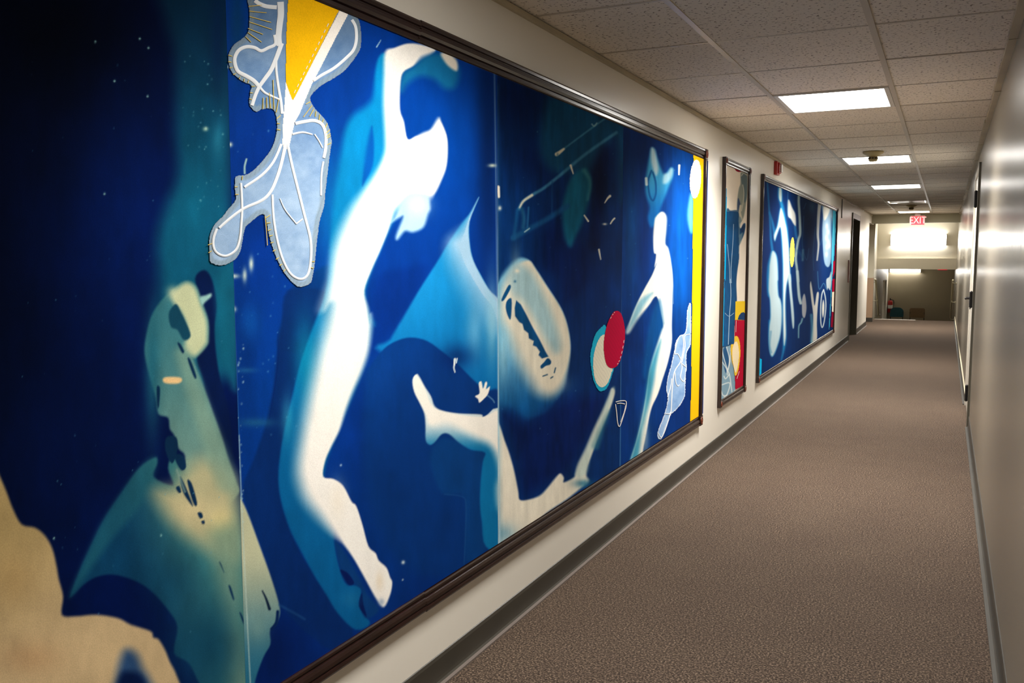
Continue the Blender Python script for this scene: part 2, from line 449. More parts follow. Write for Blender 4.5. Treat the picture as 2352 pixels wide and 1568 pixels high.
# fire alarm strobe
t = tag(empty('fire_alarm', (0, 8.29, 2.10)), 'red wall fire alarm with white strobe, above the triptych frame', 'fire alarm')
obj('body', BOX(0, .030, 8.23, 8.36, 2.105, 2.222, .004), M['red'], t)
hb = obj('horn', BOX(.029, .046, 8.250, 8.342, 2.118, 2.210, .004), M['red'], t)
obj('strobe_lens', BOX(.044, .062, 8.292, 8.340, 2.128, 2.202, .006), M['clear'], t)
for i in range(4): obj('grille_slot', BOX(.0455, .0475, 8.256, 8.284, 2.130+i*.020, 2.138+i*.020), M['black'], hb)

# small wall items by the recessed door
t = tag(empty('wall_sign', (0, 15.3, 1.15)), 'tall narrow mauve plate on the wall by the recessed door', 'sign')
obj('plate', BOX(0, .018, 15.22, 15.40, .97, 1.33, .003), M['plate'], t)
obj('insert', BOX(.018, .020, 15.24, 15.38, 1.10, 1.30), M['brown_lower'], t)
for z in (.985, 1.315): obj('screw', lathe(bmesh.new(), [(0, .003), (.004, .003), (.005, 0)], (.018, 15.31, z), (1, 0, 0), 10), M['steel'], t)
t = tag(empty('wire_cover', (0, 13.97, 2.2)), 'thin black cable cover dropping from ceiling past the triptych', 'cable cover')
obj('channel', BOX(0, .010, 13.96, 13.985, 1.957, 2.228, .002), M['black'], t)
obj('end_cap', BOX(0, .012, 13.957, 13.988, 1.950, 1.960, .002), M['steel'], t)

# ------------------------------------------------------------------ exit sign
def text_mesh(body, size, m, parent, loc, name):
    cu = bpy.data.curves.new(name, 'FONT'); cu.body = body; cu.size = size; cu.align_x = 'CENTER'; cu.align_y = 'CENTER'; cu.extrude = .0015
    tmp = bpy.data.objects.new('tmp', cu); COL.objects.link(tmp)
    me = bpy.data.meshes.new_from_object(tmp.evaluated_get(bpy.context.evaluated_depsgraph_get()))
    bpy.data.objects.remove(tmp); bpy.data.curves.remove(cu)
    me.materials.clear(); me.materials.append(m)
    me.transform(Matrix.Translation(Vector(loc)-world_loc(parent)) @ Matrix.Rotation(math.pi/2, 4, 'X') @ Matrix.Diagonal((.80, 1, 1, 1)))
    o = bpy.data.objects.new(name, me); COL.objects.link(o); o.parent = parent
    return o
def exit_sign(x, y, z0, z1, w, ctop, label):
    t = tag(empty('exit_sign', (x, y, z1)), label, 'exit sign')
    obj('housing', BOX(x-w/2, x+w/2, y-.02, y+.03, z0, z1, .006), M['exit_case'], t)
    f = obj('face', BOX(x-w/2+.022, x+w/2-.012, y-.024, y-.019, z0+.012, z1-.010), M['exit_face'], t)
    text_mesh('EXIT', (z1-z0)*.98, M['exit_text'], f, (x+.004, y-.0250, (z0+z1)/2), 'lettering')
    obj('canopy', BOX(x-.05, x+.05, y-.02, y+.03, z1-.002, ctop, .003), M['exit_case'], t)
exit_sign(.866, 19.6, 2.012, 2.205, .272, H-.004, 'lit red exit sign hanging from the beam end of the ceiling')

# ------------------------------------------------------------------ beam, side passage, stairwell
XL = -.08; ZL = -.875
tag(obj('trim_3', BOX(0, W, YB, YB+.25, 2.075, H+.035), M['beam']), 'dark olive beam across the corridor before the stairs', 'beam', kind='structure')
bm = bmesh.new()
box(bm, -1.0, .03, 20.45, 20.60, .94, H)
wp = obj('wall_passage', bm, M['grey_upper']); tag(wp, 'two-tone grey and brown wall of the side passage', 'wall', kind='structure')
obj('wainscot', BOX(-1.0, .032, 20.447, 20.602, .09, .94), M['brown_lower'], wp)
obj('base', BOX(-1.0, .035, 20.442, 20.604, 0, .09), M['base'], wp)
tag(obj('wall_side', BOX(-1.0, -.9, OP0-.1, 20.45, 0, H), M['grey_upper']), 'grey end wall inside the side passage', 'wall', kind='structure')
tag(obj('wall_side', BOX(-.9, -.14, OP0-.1, OP0, 0, H), M['grey_upper']), 'grey near wall inside the side passage', 'wall', kind='structure')
tag(obj('ceiling', BOX(-.9, -.14, OP0, 20.45, H-.1, H), M['tile']), 'plain ceiling of the side passage', 'ceiling', kind='structure')

YBK = 23.0
tag(obj('wall_stair_left', BOX(XL-.1, XL, 20.60, YK, ZL, H), M['stair_white']), 'white stairwell wall with the handrail', 'wall', kind='structure')
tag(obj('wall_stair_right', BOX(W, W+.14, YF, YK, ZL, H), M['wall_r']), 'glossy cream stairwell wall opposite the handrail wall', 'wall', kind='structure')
tag(obj('wall_far', BOX(XL-.1, W+.14, YK, YK+.1, ZL, 1.6), M['stair_dark']), 'taupe wall at the foot of the stairs', 'wall', kind='structure')
tag(obj('ceiling', BOX(XL-.1, W+.14, YB+.25, YBK+.15, H, H+.1), M['stair_white']), 'white ceiling above the top of the stairs', 'ceiling', kind='structure')
tag(obj('ceiling', BOX(XL, W, YBK+.15, YK, 1.45, 1.55), M['stair_white']), 'low white ceiling over the lower landing', 'ceiling', kind='structure')
bk = tag(obj('wall_bulkhead', BOX(XL, W, YBK, YBK+.15, 1.10, H), M['stair_white']), 'cream bulkhead wall above the stairs carrying a lamp', 'wall', kind='structure')
obj('lip', BOX(XL, W, YBK-.06, YBK, 1.10, 1.355), M['stair_white'], bk)
tag(obj('floor', BOX(XL, W, 22.57, YK, ZL-.1, ZL), M['carpet']), 'carpeted lower landing at the foot of the stairs', 'floor', kind='structure')
st = tag(empty('stairs', (W/2, YF, 0)), 'carpeted flight of steps going down to the lower landing', 'stairs', kind='structure')
for i in range(4):
    z = -.175*(i+1)
    obj('step', BOX(XL, W, YF+.28*i, YF+.28*(i+1), ZL, z), M['carpet'], st)
obj('nosing', BOX(.02, .86, YF-.05, YF+.012, -.02, .006, .002), M['nosing'], st)

def wall_lamp(x0, x1, y, z0, z1, label):
    t = tag(empty('wall_lamp', ((x0+x1)/2, y, z0)), label, 'lamp', 'stairwell wall lamps')
    obj('housing', BOX(x0, x1, y-.02, y, z0, z1, .004), M['lampframe'], t)
    obj('lens', BOX(x0+.015, x1-.015, y-.085, y-.02, z0+.004, z1-.012, .016), M['stair_lamp'], t)
    for a in (x0, x1-.015): obj('end_cap', BOX(a, a+.015, y-.088, y-.02, z0, z1-.004, .004), M['lampframe'], t)
wall_lamp(.20, 1.41, YBK, 1.665, 1.915, 'long glowing wall lamp on the cream bulkhead')
wall_lamp(-.05, .78, YK, .955, 1.16, 'glowing wall lamp high on the taupe far wall')
exit_sign(1.33, 26.0, 1.04, 1.22, .25, 1.45, 'half hidden exit sign behind the cream bulkhead')

def handrail(pts, label, wx, brk):
    t = tag(empty('handrail', (pts[0][0], pts[0][1], pts[0][2])), label, 'handrail', 'stair handrails')
    obj('rail', tube(bmesh.new(), pts, .021, 12), M['rail'], t, True)
    for p in brk:
        b = tube(bmesh.new(), [(p[0], p[1], p[2]-.01), (p[0], p[1], p[2]-.055), (wx, p[1], p[2]-.06)], .009)
        lathe(b, [(0, 0), (.030, 0), (.026, .010), (0, .012)], (wx, p[1], p[2]-.06), (1 if wx < p[0] else -1, 0, 0), 14)
        obj('bracket', b, M['rail'], t)
handrail([(-.03, 20.85, .90), (.02, 20.90, .90), (.02, 21.35, .88), (.02, 22.75, .005), (.02, 23.1, .0)], 'ivory handrail descending along the white stairwell wall', XL, [(.02, 21.1, .89), (.02, 22.05, .443), (.02, 22.9, .003)])
handrail([(1.56, 21.0, .90), (1.56, 21.35, .88), (1.56, 22.75, .005), (1.56, 23.1, 0)], 'ivory handrail descending along the glossy stairwell wall', W, [(1.56, 21.15, .89), (1.56, 22.05, .443), (1.56, 22.9, .003)])
t = tag(empty('newel_rail', (.10, 24.0, ZL)), 'white post railing standing on the lower landing', 'railing')
for y in (23.7, 24.4): obj('post', BOX(.04, .08, y-.02, y+.02, ZL, .78, .003), M['nosing'], t)
obj('top_rail', BOX(.035, .085, 23.62, 24.48, .78, .82, .006), M['nosing'], t)
obj('mid_rail', BOX(.05, .07, 23.72, 24.38, .20, .24), M['nosing'], t)

# fire extinguisher on the far wall
x, y, zb = .005, 27.90, -.21
t = tag(empty('fire_extinguisher', (x, y, zb)), 'red fire extinguisher hung on the taupe far wall', 'extinguisher')
obj('cylinder', lathe(bmesh.new(), [(0, 0), (.060, 0), (.068, .012), (.068, .29), (.060, .325), (.035, .350), (.022, .358), (0, .358)], (x, y, zb), (0, 0, 1), 24), M['ext_red'], t, True)
b = lathe(bmesh.new(), [(0, .355), (.018, .355), (.018, .385), (0, .385)], (x, y, zb), (0, 0, 1), 12)
box(b, x-.012, x+.012, y-.09, y+.03, zb+.385, zb+.40); box(b, x-.012, x+.012, y-.10, y+.02, zb+.405, zb+.42)
obj('valve', b, M['black'], t)
obj('hose', tube(bmesh.new(), [(x+.018, y, zb+.375), (x+.085, y-.01, zb+.36), (x+.095, y-.01, zb+.30), (x+.085, y-.01, zb+.10)], .010), M['black'], t, True)
obj('label_band', lathe(bmesh.new(), [(.0685, .12), (.0688, .12), (.0688, .22), (.0685, .22)], (x, y, zb), (0, 0, 1), 24), M['clear'], t)
obj('bracket', BOX(x-.03, x+.03, y+.066, YK, zb+.10, zb+.30), M['steel'], t)

def chair(x, y, w, seat_m, label, round_back):
    t = tag(empty('stacking_chair', (x, y, ZL)), label, 'chair')
    z = ZL
    obj('seat', BOX(x-w/2, x+w/2, y-.22, y+.20, z+.42, z+.47, .018), seat_m, t)
    bm = bmesh.new(); n = 12; pts = []
    zb, zt = z+.56, z+.83
    r = .13 if round_back else .05
    for cx, cz, a0 in ((x+w/2-r, zt-r, 0), (x-w/2+r, zt-r, 90), (x-w/2+.04, zb+.04, 180), (x+w/2-.04, zb+.04, 270)):
        rr = r if a0 < 180 else .04
        for i in range(7):
            a = math.radians(a0+15*i); pts.append((cx+rr*math.cos(a), cz+rr*math.sin(a)))
    f = [bm.verts.new((px, y+.19+(pz-zb)*.12, pz)) for px, pz in pts]
    g = [bm.verts.new((px, y+.225+(pz-zb)*.12, pz)) for px, pz in pts]
    bm.faces.new(f); bm.faces.new(list(reversed(g)))
    for i in range(len(pts)): bm.faces.new((f[i], f[(i+1) % len(pts)], g[(i+1) % len(pts)], g[i]))
    obj('backrest', bm, seat_m, t)
    for s in (-1, 1):
        xx = x+s*(w/2-.02)
        obj('leg', tube(bmesh.new(), [(xx, y-.19, z+.42), (xx, y-.22, z)], .011), M['steel'], t, True)
        obj('leg', tube(bmesh.new(), [(xx, y+.16, z+.42), (xx, y+.24, z)], .011), M['steel'], t, True)
        obj('back_post', tube(bmesh.new(), [(xx, y+.17, z+.43), (xx, y+.205, z+.58), (xx, y+.215, z+.72)], .010), M['steel'], t, True)
chair(.735, 27.3, .40, M['tan_seat'], 'brown padded chair on the lower landing', False)
chair(.20, 27.4, .36, M['blue_seat'], 'dark teal round-backed chair beside the fire extinguisher', True)

# ================================================================== artworks: cyanotype prints on cloth, sewn appliques, moulded frames
def zoom(x0, y0, s):
    """tracing sheet: coordinates read off an enlargement"""
    return lambda *pts: [(x0+p[0]/s, y0+p[1]/s)+tuple(p[2:]) for p in pts]
Q1 = zoom(0, 0, 2); Q2 = zoom(0, 784, 2); Q3 = zoom(450, 0, 2.24); Q4 = zoom(600, 50, 2.0909)
Q5 = zoom(500, 700, 1.806); Q6 = zoom(1100, 150, 2.851); Q7 = zoom(900, 600, 2.24)
Q8 = zoom(440, 0, 4.752); Q9 = zoom(1320, 680, 4.237)
R2 = zoom(1640, 350, 5.227); R3 = zoom(1640, 640, 5.227)
S4 = zoom(1730, 380, 6.03); S5 = zoom(1730, 620, 5.81)

def crom(pts, closed=True, sub=4):
    P = np.array([tuple(p[:2])+(p[2] if len(p) > 2 else -1,) for p in pts], float)
    n = len(P); out = []
    for i in range(n if closed else n-1):
        if closed: a, b, c, d = P[i-1], P[i], P[(i+1) % n], P[(i+2) % n]
        else: a, b, c, d = P[max(i-1, 0)], P[i], P[i+1], P[min(i+2, n-1)]
        for k in range(sub):
            t = k/sub
            q = .5*((2*b)+(-a+c)*t+(2*a-5*b+4*c-d)*t*t+(-a+3*b-3*c+d)*t**3)
            q[2] = b[2]*(1-t)+c[2]*t
            out.append(q)
    if not closed: out.append(P[-1])
    return np.array(out)
def seg_dist(U, V, P, closed):
    """distance of points to a polyline, the value carried by its nearest point, inside flag"""
    n = len(P); best = np.full(U.shape, 1e12, np.float32); val = np.zeros(U.shape, np.float32); ins = np.zeros(U.shape, bool)
    for i in range(n if closed else n-1):
        x1, y1, s1 = P[i]; x2, y2, s2 = P[(i+1) % n]
        dx, dy = x2-x1, y2-y1; L = dx*dx+dy*dy+1e-9
        t = np.clip(((U-x1)*dx+(V-y1)*dy)/L, 0, 1)
        d = (U-x1-t*dx)**2+(V-y1-t*dy)**2
        m = d < best
        best = np.where(m, d, best); val = np.where(m, s1+(s2-s1)*t, val)
        if closed and abs(dy) > 1e-9:
            c = (y1 > V) != (y2 > V)
            ins ^= c & (U < x1+dx*(V-y1)/dy)
    return np.sqrt(best), val, ins
def sstep(x): x = np.clip(x, 0, 1); return x*x*(3-2*x)
def hexc(c): return np.array(c, np.float32)/255.0
_rng = np.random.RandomState(5)
_lat = _rng.rand(8, 64, 64).astype(np.float32)
def vnoise(x, y, layer=0):
    x = np.asarray(x, np.float32); y = np.asarray(y, np.float32)
    xi = np.floor(x).astype(int); yi = np.floor(y).astype(int); fx = sstep(x-xi); fy = sstep(y-yi)
    g = _lat[layer]; a = g[yi % 64, xi % 64]; b = g[yi % 64, (xi+1) % 64]; c = g[(yi+1) % 64, xi % 64]; d = g[(yi+1) % 64, (xi+1) % 64]
    return (a*(1-fx)+b*fx)*(1-fy)+(c*(1-fx)+d*fx)*fy
def fbm(x, y, layer=0): return (vnoise(x, y, layer)*.5+vnoise(x*2.1, y*2.1, layer+1)*.3+vnoise(x*4.3, y*4.3, layer+2)*.2)

class Canvas:
    def __init__(s, ys, zs, x, base):
        s.ys, s.zs, s.x = np.asarray(ys, float), np.asarray(zs, float), x
        s.Y, s.Z = np.meshgrid(s.ys, s.zs)
        s.U, s.V = survey(s.Y, s.Z, x); s.U = s.U.astype(np.float32); s.V = s.V.astype(np.float32)
        s.C = np.empty(s.U.shape+(3,), np.float32); s.C[:] = hexc(base)
    def _sel(s, P, pad):
        r, c = np.nonzero((s.U > P[:, 0].min()-pad) & (s.U < P[:, 0].max()+pad) & (s.V > P[:, 1].min()-pad) & (s.V < P[:, 1].max()+pad))
        return r, c
    def _put(s, r, c, m, col):
        if callable(col): col = col(s.U[r, c], s.V[r, c])
        else: col = hexc(col)
        k = s.C[r, c]; s.C[r, c] = k+(col-k)*m[:, None]
    def fill(s, pts, col, soft=3, a=1.0, smooth=True, inner=False):
        P = crom(pts) if smooth else np.array([tuple(p[:2])+(-1,) for p in pts], float)
        sf = np.where(P[:, 2] < 0, soft, P[:, 2]); P = P.copy(); P[:, 2] = sf
        r, c = s._sel(P, sf.max()+2)
        if len(r) == 0: return
        d, w, ins = seg_dist(s.U[r, c], s.V[r, c], P, True)
        sd = np.where(ins, d, -d); w = np.maximum(w, .5)
        s._put(r, c, sstep((0.12 if inner else .5)+sd/(2*w))*a, col)
    def line(s, pts, w, col, soft=1.5, a=1.0, smooth=True):
        """w: width, or taper (w0, w1)"""
        P = crom(pts, False) if smooth else np.array([tuple(p[:2])+(0,) for p in pts], float)
        w0, w1 = w if isinstance(w, tuple) else (w, w)
        P[:, 2] = np.linspace(w0, w1, len(P))/2
        r, c = s._sel(P, max(w0, w1)/2+soft+1)
        if len(r) == 0: return
        d, hw, _ = seg_dist(s.U[r, c], s.V[r, c], P, False)
        s._put(r, c, sstep(.5+(hw-d)/(2*soft))*a, col)
    def blob(s, cu, cv, ru, rv, col, a=1.0, p=1.0):
        e = np.array([(cu-ru*2.4, cv-rv*2.4, 0), (cu+ru*2.4, cv+rv*2.4, 0)])
        r, c = s._sel(e, 0)
        if len(r) == 0: return
        q = ((s.U[r, c]-cu)/ru)**2+((s.V[r, c]-cv)/rv)**2
        s._put(r, c, np.exp(-q**p)*a, col)
    def specks(s, n, u0, u1, v0, v1, col, r0=.8, r1=2.2, a=.8, seed=1):
        g = np.random.RandomState(seed)
        for _ in range(n):
            s.blob(g.uniform(u0, u1), g.uniform(v0, v1), *(2*[g.uniform(r0, r1)]), col, a*g.uniform(.4, 1))
    def mottle(s, amt, su=.012, sv=.006, layer=0, streak=None):
        n = fbm(s.U*su, s.V*sv, layer)-.5
        if streak is not None: n = n*.6+(fbm(s.U*streak[0], s.V*streak[1], layer+1)-.5)*.6
        s.C *= (1+amt*2*n*(1-.8*s.C.mean(-1)))[..., None]
    def build(s, name, parent, label=None, keep=None, m=None):
        nr, nc = s.U.shape
        co = np.empty((nr*nc, 3), np.float32); co[:, 0] = s.x; co[:, 1] = s.Y.ravel(); co[:, 2] = s.Z.ravel()
        co -= np.array(world_loc(parent), np.float32)
        i = np.arange(nr*nc).reshape(nr, nc)
        q = np.stack([i[:-1, :-1], i[:-1, 1:], i[1:, 1:], i[1:, :-1]], -1)
        q = q[..., ::1].reshape(-1, 4)
        if keep is not None:
            k = keep.ravel()[q].sum(1) >= 3; q = q[k]
            used = np.unique(q); rm = np.full(nr*nc, -1); rm[used] = np.arange(len(used)); q = rm[q]; co = co[used]
            cc = s.C.reshape(-1, 3)[used]
        else: cc = s.C.reshape(-1, 3)
        cc = np.clip(cc, 0, 1); lin = np.where(cc <= .04045, cc/12.92, ((cc+.055)/1.055)**2.4)
        me = bpy.data.meshes.new(name); n, f = len(co), len(q)
        me.vertices.add(n); me.vertices.foreach_set('co', co.ravel().astype(np.float32))
        me.loops.add(f*4); me.loops.foreach_set('vertex_index', q.ravel().astype(np.int32))
        me.polygons.add(f); me.polygons.foreach_set('loop_start', np.arange(0, f*4, 4, dtype=np.int32))
        me.update(calc_edges=True); me.validate()
        at = me.color_attributes.new('print', 'FLOAT_COLOR', 'POINT')
        at.data.foreach_set('color', np.concatenate([lin, np.ones((n, 1))], 1).astype(np.float32).ravel())
        me.materials.append(m or M['cloth'])
        o = bpy.data.objects.new(name, me); COL.objects.link(o); o.parent = parent
        if label: o['label'] = label
        return o
def grad(p0, c0, p1, c1):
    c0, c1 = hexc(c0), hexc(c1); dx, dy = p1[0]-p0[0], p1[1]-p0[1]; L = dx*dx+dy*dy
    def f(u, v):
        t = sstep(((u-p0[0])*dx+(v-p0[1])*dy)/L)[:, None]
        return c0+(c1-c0)*t
    return f
def ygrid(u0, u1, n, x=.010):
    return np.array([wall_pt(u, 784, x)[1] for u in np.linspace(u0, u1, n)])
def applique(name, parent, pts, paint, x=.0125, step=1.4, label=None, smooth=True, fray=0.0, clip=(.341, 1.984)):
    """a piece of cloth cut to an outline and laid on the panel"""
    P = crom(pts) if smooth else np.array([tuple(p[:2])+(0,) for p in pts], float)
    W4 = [wall_pt(u, v, x) for u, v in P[:, :2]]
    z0, z1 = max(min(p[2] for p in W4), clip[0]), min(max(p[2] for p in W4), clip[1])
    nu = int((P[:, 0].max()-P[:, 0].min())/step)+4; nv = int((P[:, 1].max()-P[:, 1].min())/step)+4
    us = np.linspace(P[:, 0].min()-3, P[:, 0].max()+3, nu)
    ys = np.array([wall_pt(u, P[:, 1].mean(), x)[1] for u in us])
    cv = Canvas(ys, np.linspace(z0, z1, nv), x, (255, 255, 255))
    d, _, ins = seg_dist(cv.U.ravel(), cv.V.ravel(), P, True)
    sd = np.where(ins, d, -d).reshape(cv.U.shape)
    if fray: sd = sd+fray*(vnoise(cv.U*.9, cv.V*.9, 6)-.5)*2
    paint(cv, sd)
    return cv.build(name, parent, label, keep=sd > 0)
def ribbon(bm, pts, w, x=.0135, rise=.0018, sub=4, smooth=True):
    """a cord lying on the cloth: raised along its middle"""
    P = crom(pts, False, sub)[:, :2] if smooth and len(pts) > 2 else np.array([p[:2] for p in pts], float)
    w0, w1 = w if isinstance(w, tuple) else (w, w); ws = np.linspace(w0, w1, len(P))/2
    T = np.gradient(P, axis=0); T /= np.linalg.norm(T, axis=1)[:, None]+1e-9; N = np.stack([-T[:, 1], T[:, 0]], 1)
    rows = []
    for p, n, hw in zip(P, N, ws):
        rows.append([bm.verts.new(wall_pt(*(p+n*hw*k), x+dx)) for k, dx in ((-1, 0), (-.6, rise*.7), (0, rise), (.6, rise*.7), (1, 0))])
    for a, b in zip(rows, rows[1:]):
        for i in range(4): bm.faces.new((a[i], a[i+1], b[i+1], b[i]))
    return bm

# ------------------------------------------------------------------ frames
PROF = [(0, 0), (0, .014), (.004, .017), (.010, .017), (.012, .013), (.016, .013), (.019, .020), (.027, .0235), (.036, .0235), (.039, .019), (.043, .019), (.045, .024), (.054, .025), (.060, .022), (.060, 0)]
def rail_piece(parent, p0, p1, across, m=None, scale=1.0):
    return obj('frame_rail', sweep(bmesh.new(), [(a*scale, d) for a, d in PROF], p0, p1, across, (1, 0, 0)), m or M['moulding'], parent)
def corner(parent, y0, y1, z0, z1, rosette=True, m=None, d=.027):
    b = BOX(0, d, y0, y1, z0, z1, .0015)
    c = obj('corner_block', b, m or M['moulding'], parent)
    if rosette:
        r = min(y1-y0, z1-z0)*.40; yc, zc = (y0+y1)/2, (z0+z1)/2
        obj('rosette', lathe(bmesh.new(), [(r, 0), (r, .003), (r*.8, .005), (r*.7, .002), (r*.35, .002), (r*.25, .006), (0, .007)], (d-.001, yc, zc), (1, 0, 0), 20), M['moulding_red'], c, True)
    return c
def picture_frame(parent, yi0, yi1, zi0, zi1, fw, joints=()):
    """rails butt against corner blocks; long rails are pieced from lengths"""
    sc = fw/.060
    for z, ac in ((zi1, (0, 0, 1)), (zi0, (0, 0, -1))):
        ys = [yi0]+[j for j in joints]+[yi1]
        for i, (a, b) in enumerate(zip(ys, ys[1:])):
            dz = (.0, .0025, -.0015)[i % 3]
            rail_piece(parent, (0, a+.0004, z+ac[2]*dz), (0, b-.0004, z+ac[2]*dz), ac, scale=sc)
    rail_piece(parent, (0, yi0, zi0), (0, yi0, zi1), (0, -1, 0), scale=sc)
    rail_piece(parent, (0, yi1, zi0), (0, yi1, zi1), (0, 1, 0), scale=sc)
    for ya, yb in ((yi0-fw-.003, yi0), (yi1, yi1+fw+.003)):
        for za, zb in ((zi0-fw-.003, zi0), (zi1, zi1+fw+.003)): corner(parent, ya, yb, za, zb)
    obj('backing_board', BOX(0, .006, yi0-.003, yi1+.003, zi0-.003, zi1+.003), M['brown_lower'], parent)

# ------------------------------------------------------------------ artwork one: the wide cyanotype
ZI0, ZI1 = .340, 1.985
YA0, YA1 = .10, 5.635
SE1, SE2, SE3 = wall_pt(541, 784)[1], wall_pt(1143, 784)[1], wall_pt(1426, 784)[1]
art1 = tag(empty('cyanotype_artwork', (0, (YA0+YA1)/2, ZI0)), 'very wide blue cyanotype cloth artwork with white dancer silhouettes, dark moulded frame', 'artwork')
picture_frame(art1, YA0, YA1, ZI0, ZI1, .060, (wall_pt(978, 1380, .02)[1],))
zs = lambda n: np.linspace(ZI0, ZI1, n)
CREAM, NAVY = (250, 244, 230), (3, 20, 66)

# panel with the cello
c = Canvas(np.concatenate([np.linspace(YA0, wall_pt(-30, 784)[1], 24)[:-1], ygrid(-30, 541, 290)]), zs(620), .010, (1, 20, 74))
c.blob(100, 60, 330, 300, (0, 4, 18), .95); c.blob(-100, 700, 280, 700, (0, 6, 28), .9)  # near-black corner: dark print, with corner vignetting painted in
c.blob(300, 500, 130, 260, (3, 32, 104), .6); c.blob(250, 1000, 200, 120, (2, 18, 64), .6)
c.fill(Q1((745, -60), (760, 100), (800, 260), (805, 600), (815, 800), (760, 950), (722, 1100), (730, 1300), (720, 1500), (760, 1700), (1060, 1700), (1060, 900), (1060, -60)), grad((450, 0), (8, 44, 72), (450, 480), (12, 90, 120)), 26, .95)
c.blob(500, 80, 18, 130, (5, 34, 74), .8)
c.blob(445, 470, 26, 70, (14, 108, 140), .5); c.blob(500, 320, 14, 40, (40, 130, 160), .6)
# cello body and neck
dark_gap = [(448, 640), (470, 620), (488, 645), (498, 700), (493, 760), (502, 850), (526, 950), (541, 1100), (535, 1100), (515, 1020), (490, 940), (466, 870), (452, 822), (474, 790), (478, 740), (466, 700)]
c.fill(dark_gap, (4, 24, 70), 4)
c.fill([(500, 640), (545, 600), (545, 880), (520, 860), (505, 800), (500, 740)], (16, 96, 122), 14, .8)
head = Q1((850, 1290), (900, 1312), (930, 1400), (955, 1470), (958, 1550))+Q2((950, 20), (900, 75), (890, 90), (930, 190), (970, 300), (1020, 440), (1050, 540), (1085, 640), (1095, 700), (1000, 760), (860, 620), (850, 525), (820, 490), (800, 430), (780, 400), (772, 350), (728, 332), (716, 260), (690, 170), (665, 60))+Q1((670, 1550), (692, 1460), (732, 1390), (790, 1332))
c.fill(head, grad((370, 700), (58, 122, 134), (470, 1080), (110, 150, 142)), 4)
c.fill(Q1((850, 1300), (895, 1320), (925, 1400), (950, 1475), (952, 1550))+Q2((945, 15), (895, 66), (850, 30), (860, -60))+Q1((830, 1430), (800, 1395), (790, 1350)), (206, 214, 172), 9)
c.blob(350, 850, 18, 140, (28, 96, 118), .8); c.blob(397, 671, 14, 14, (216, 222, 180), .7)
body = Q2((712, 533), (640, 580), (560, 690), (480, 810), (420, 930), (370, 1040), (322, 1172), (380, 1120), (440, 1082), (520, 1070), (620, 1098), (700, 1150), (770, 1230), (815, 1310), (800, 1430), (870, 1480), (960, 1620), (1160, 1620), (1140, 1400), (1110, 1000), (1094, 760, 24), (1010, 640, 24), (880, 600, 24), (800, 525), (772, 580), (795, 660), (706, 622), (722, 560))
c.fill(body, grad((270, 1250), (12, 62, 98), (470, 1190), (60, 124, 128)), 4)
c.fill(Q2((712, 533), (640, 580), (560, 690), (480, 810), (420, 930), (322, 1172), (520, 900), (640, 760), (700, 640)), (34, 100, 116), 12, .6)
c.fill(Q2((715, 690), (800, 665), (840, 600), (930, 540), (1040, 600), (1085, 700), (1092, 860), (1080, 1000), (960, 960), (840, 880), (740, 760)), (186, 182, 142), 34)
c.blob(450, 1170, 50, 34, (222, 206, 158), .8); c.blob(508, 1205, 28, 34, (232, 214, 150), .9)
c.fill(Q2((960, 880), (1095, 850), (1115, 1100), (1140, 1400), (1150, 1600), (1060, 1600), (1040, 1300), (990, 1050)), (124, 154, 132), 30, .85)
c.blob(480, 1480, 90, 110, (14, 62, 88), .85); c.blob(400, 1330, 60, 60, (14, 66, 98), .5); c.blob(560, 1420, 26, 60, (70, 128, 128), .5)
c.line(Q2((840, 60), (930, 330), (1040, 640)), (34, 50), (140, 172, 150), 16, .6)
for p in (((860, 640), (880, 650), (905, 738), (896, 755), (880, 720)), ((826, 620), (850, 660), (886, 752), (872, 742), (840, 690)), ((808, 672), (824, 664), (832, 692), (820, 694)),
          ((908, 788), (925, 785), (932, 806), (918, 812)), ((925, 826), (938, 822), (940, 836), (930, 838)), ((815, 8), (828, 10), (846, 44), (836, 52)), ((862, 82), (875, 84), (902, 160), (890, 162)),
          ((1008, 1015), (1014, 1018), (1030, 1060), (1024, 1050)), ((1050, 1124), (1060, 1126), (1076, 1182), (1068, 1180)), ((1100, 1246), (1110, 1252), (1128, 1300), (1118, 1296)), ((720, 210), (735, 215), (730, 300), (722, 290)),
          ((765, 440), (810, 440), (815, 500), (790, 560), (760, 500)), ((800, 525), (840, 522), (855, 575), (830, 590))):
    c.fill(Q2(*p), (10, 44, 78), 2)
c.line(Q2((812, 590), (850, 690)), 5, (130, 160, 150), 2, .7)
c.fill(Q1((800, 1400), (775, 1440), (785, 1500), (815, 1515), (845, 1562), (876, 1540), (850, 1470), (830, 1430), (815, 1400)), (18, 68, 92), 3)
c.fill(Q1((918, 1366), (945, 1356), (968, 1348), (970, 1362), (945, 1385), (928, 1400)), (150, 196, 190), 4)
c.fill(Q2((748, 172), (770, 163), (825, 165), (836, 180), (815, 193), (760, 191)), (246, 206, 146), 3)
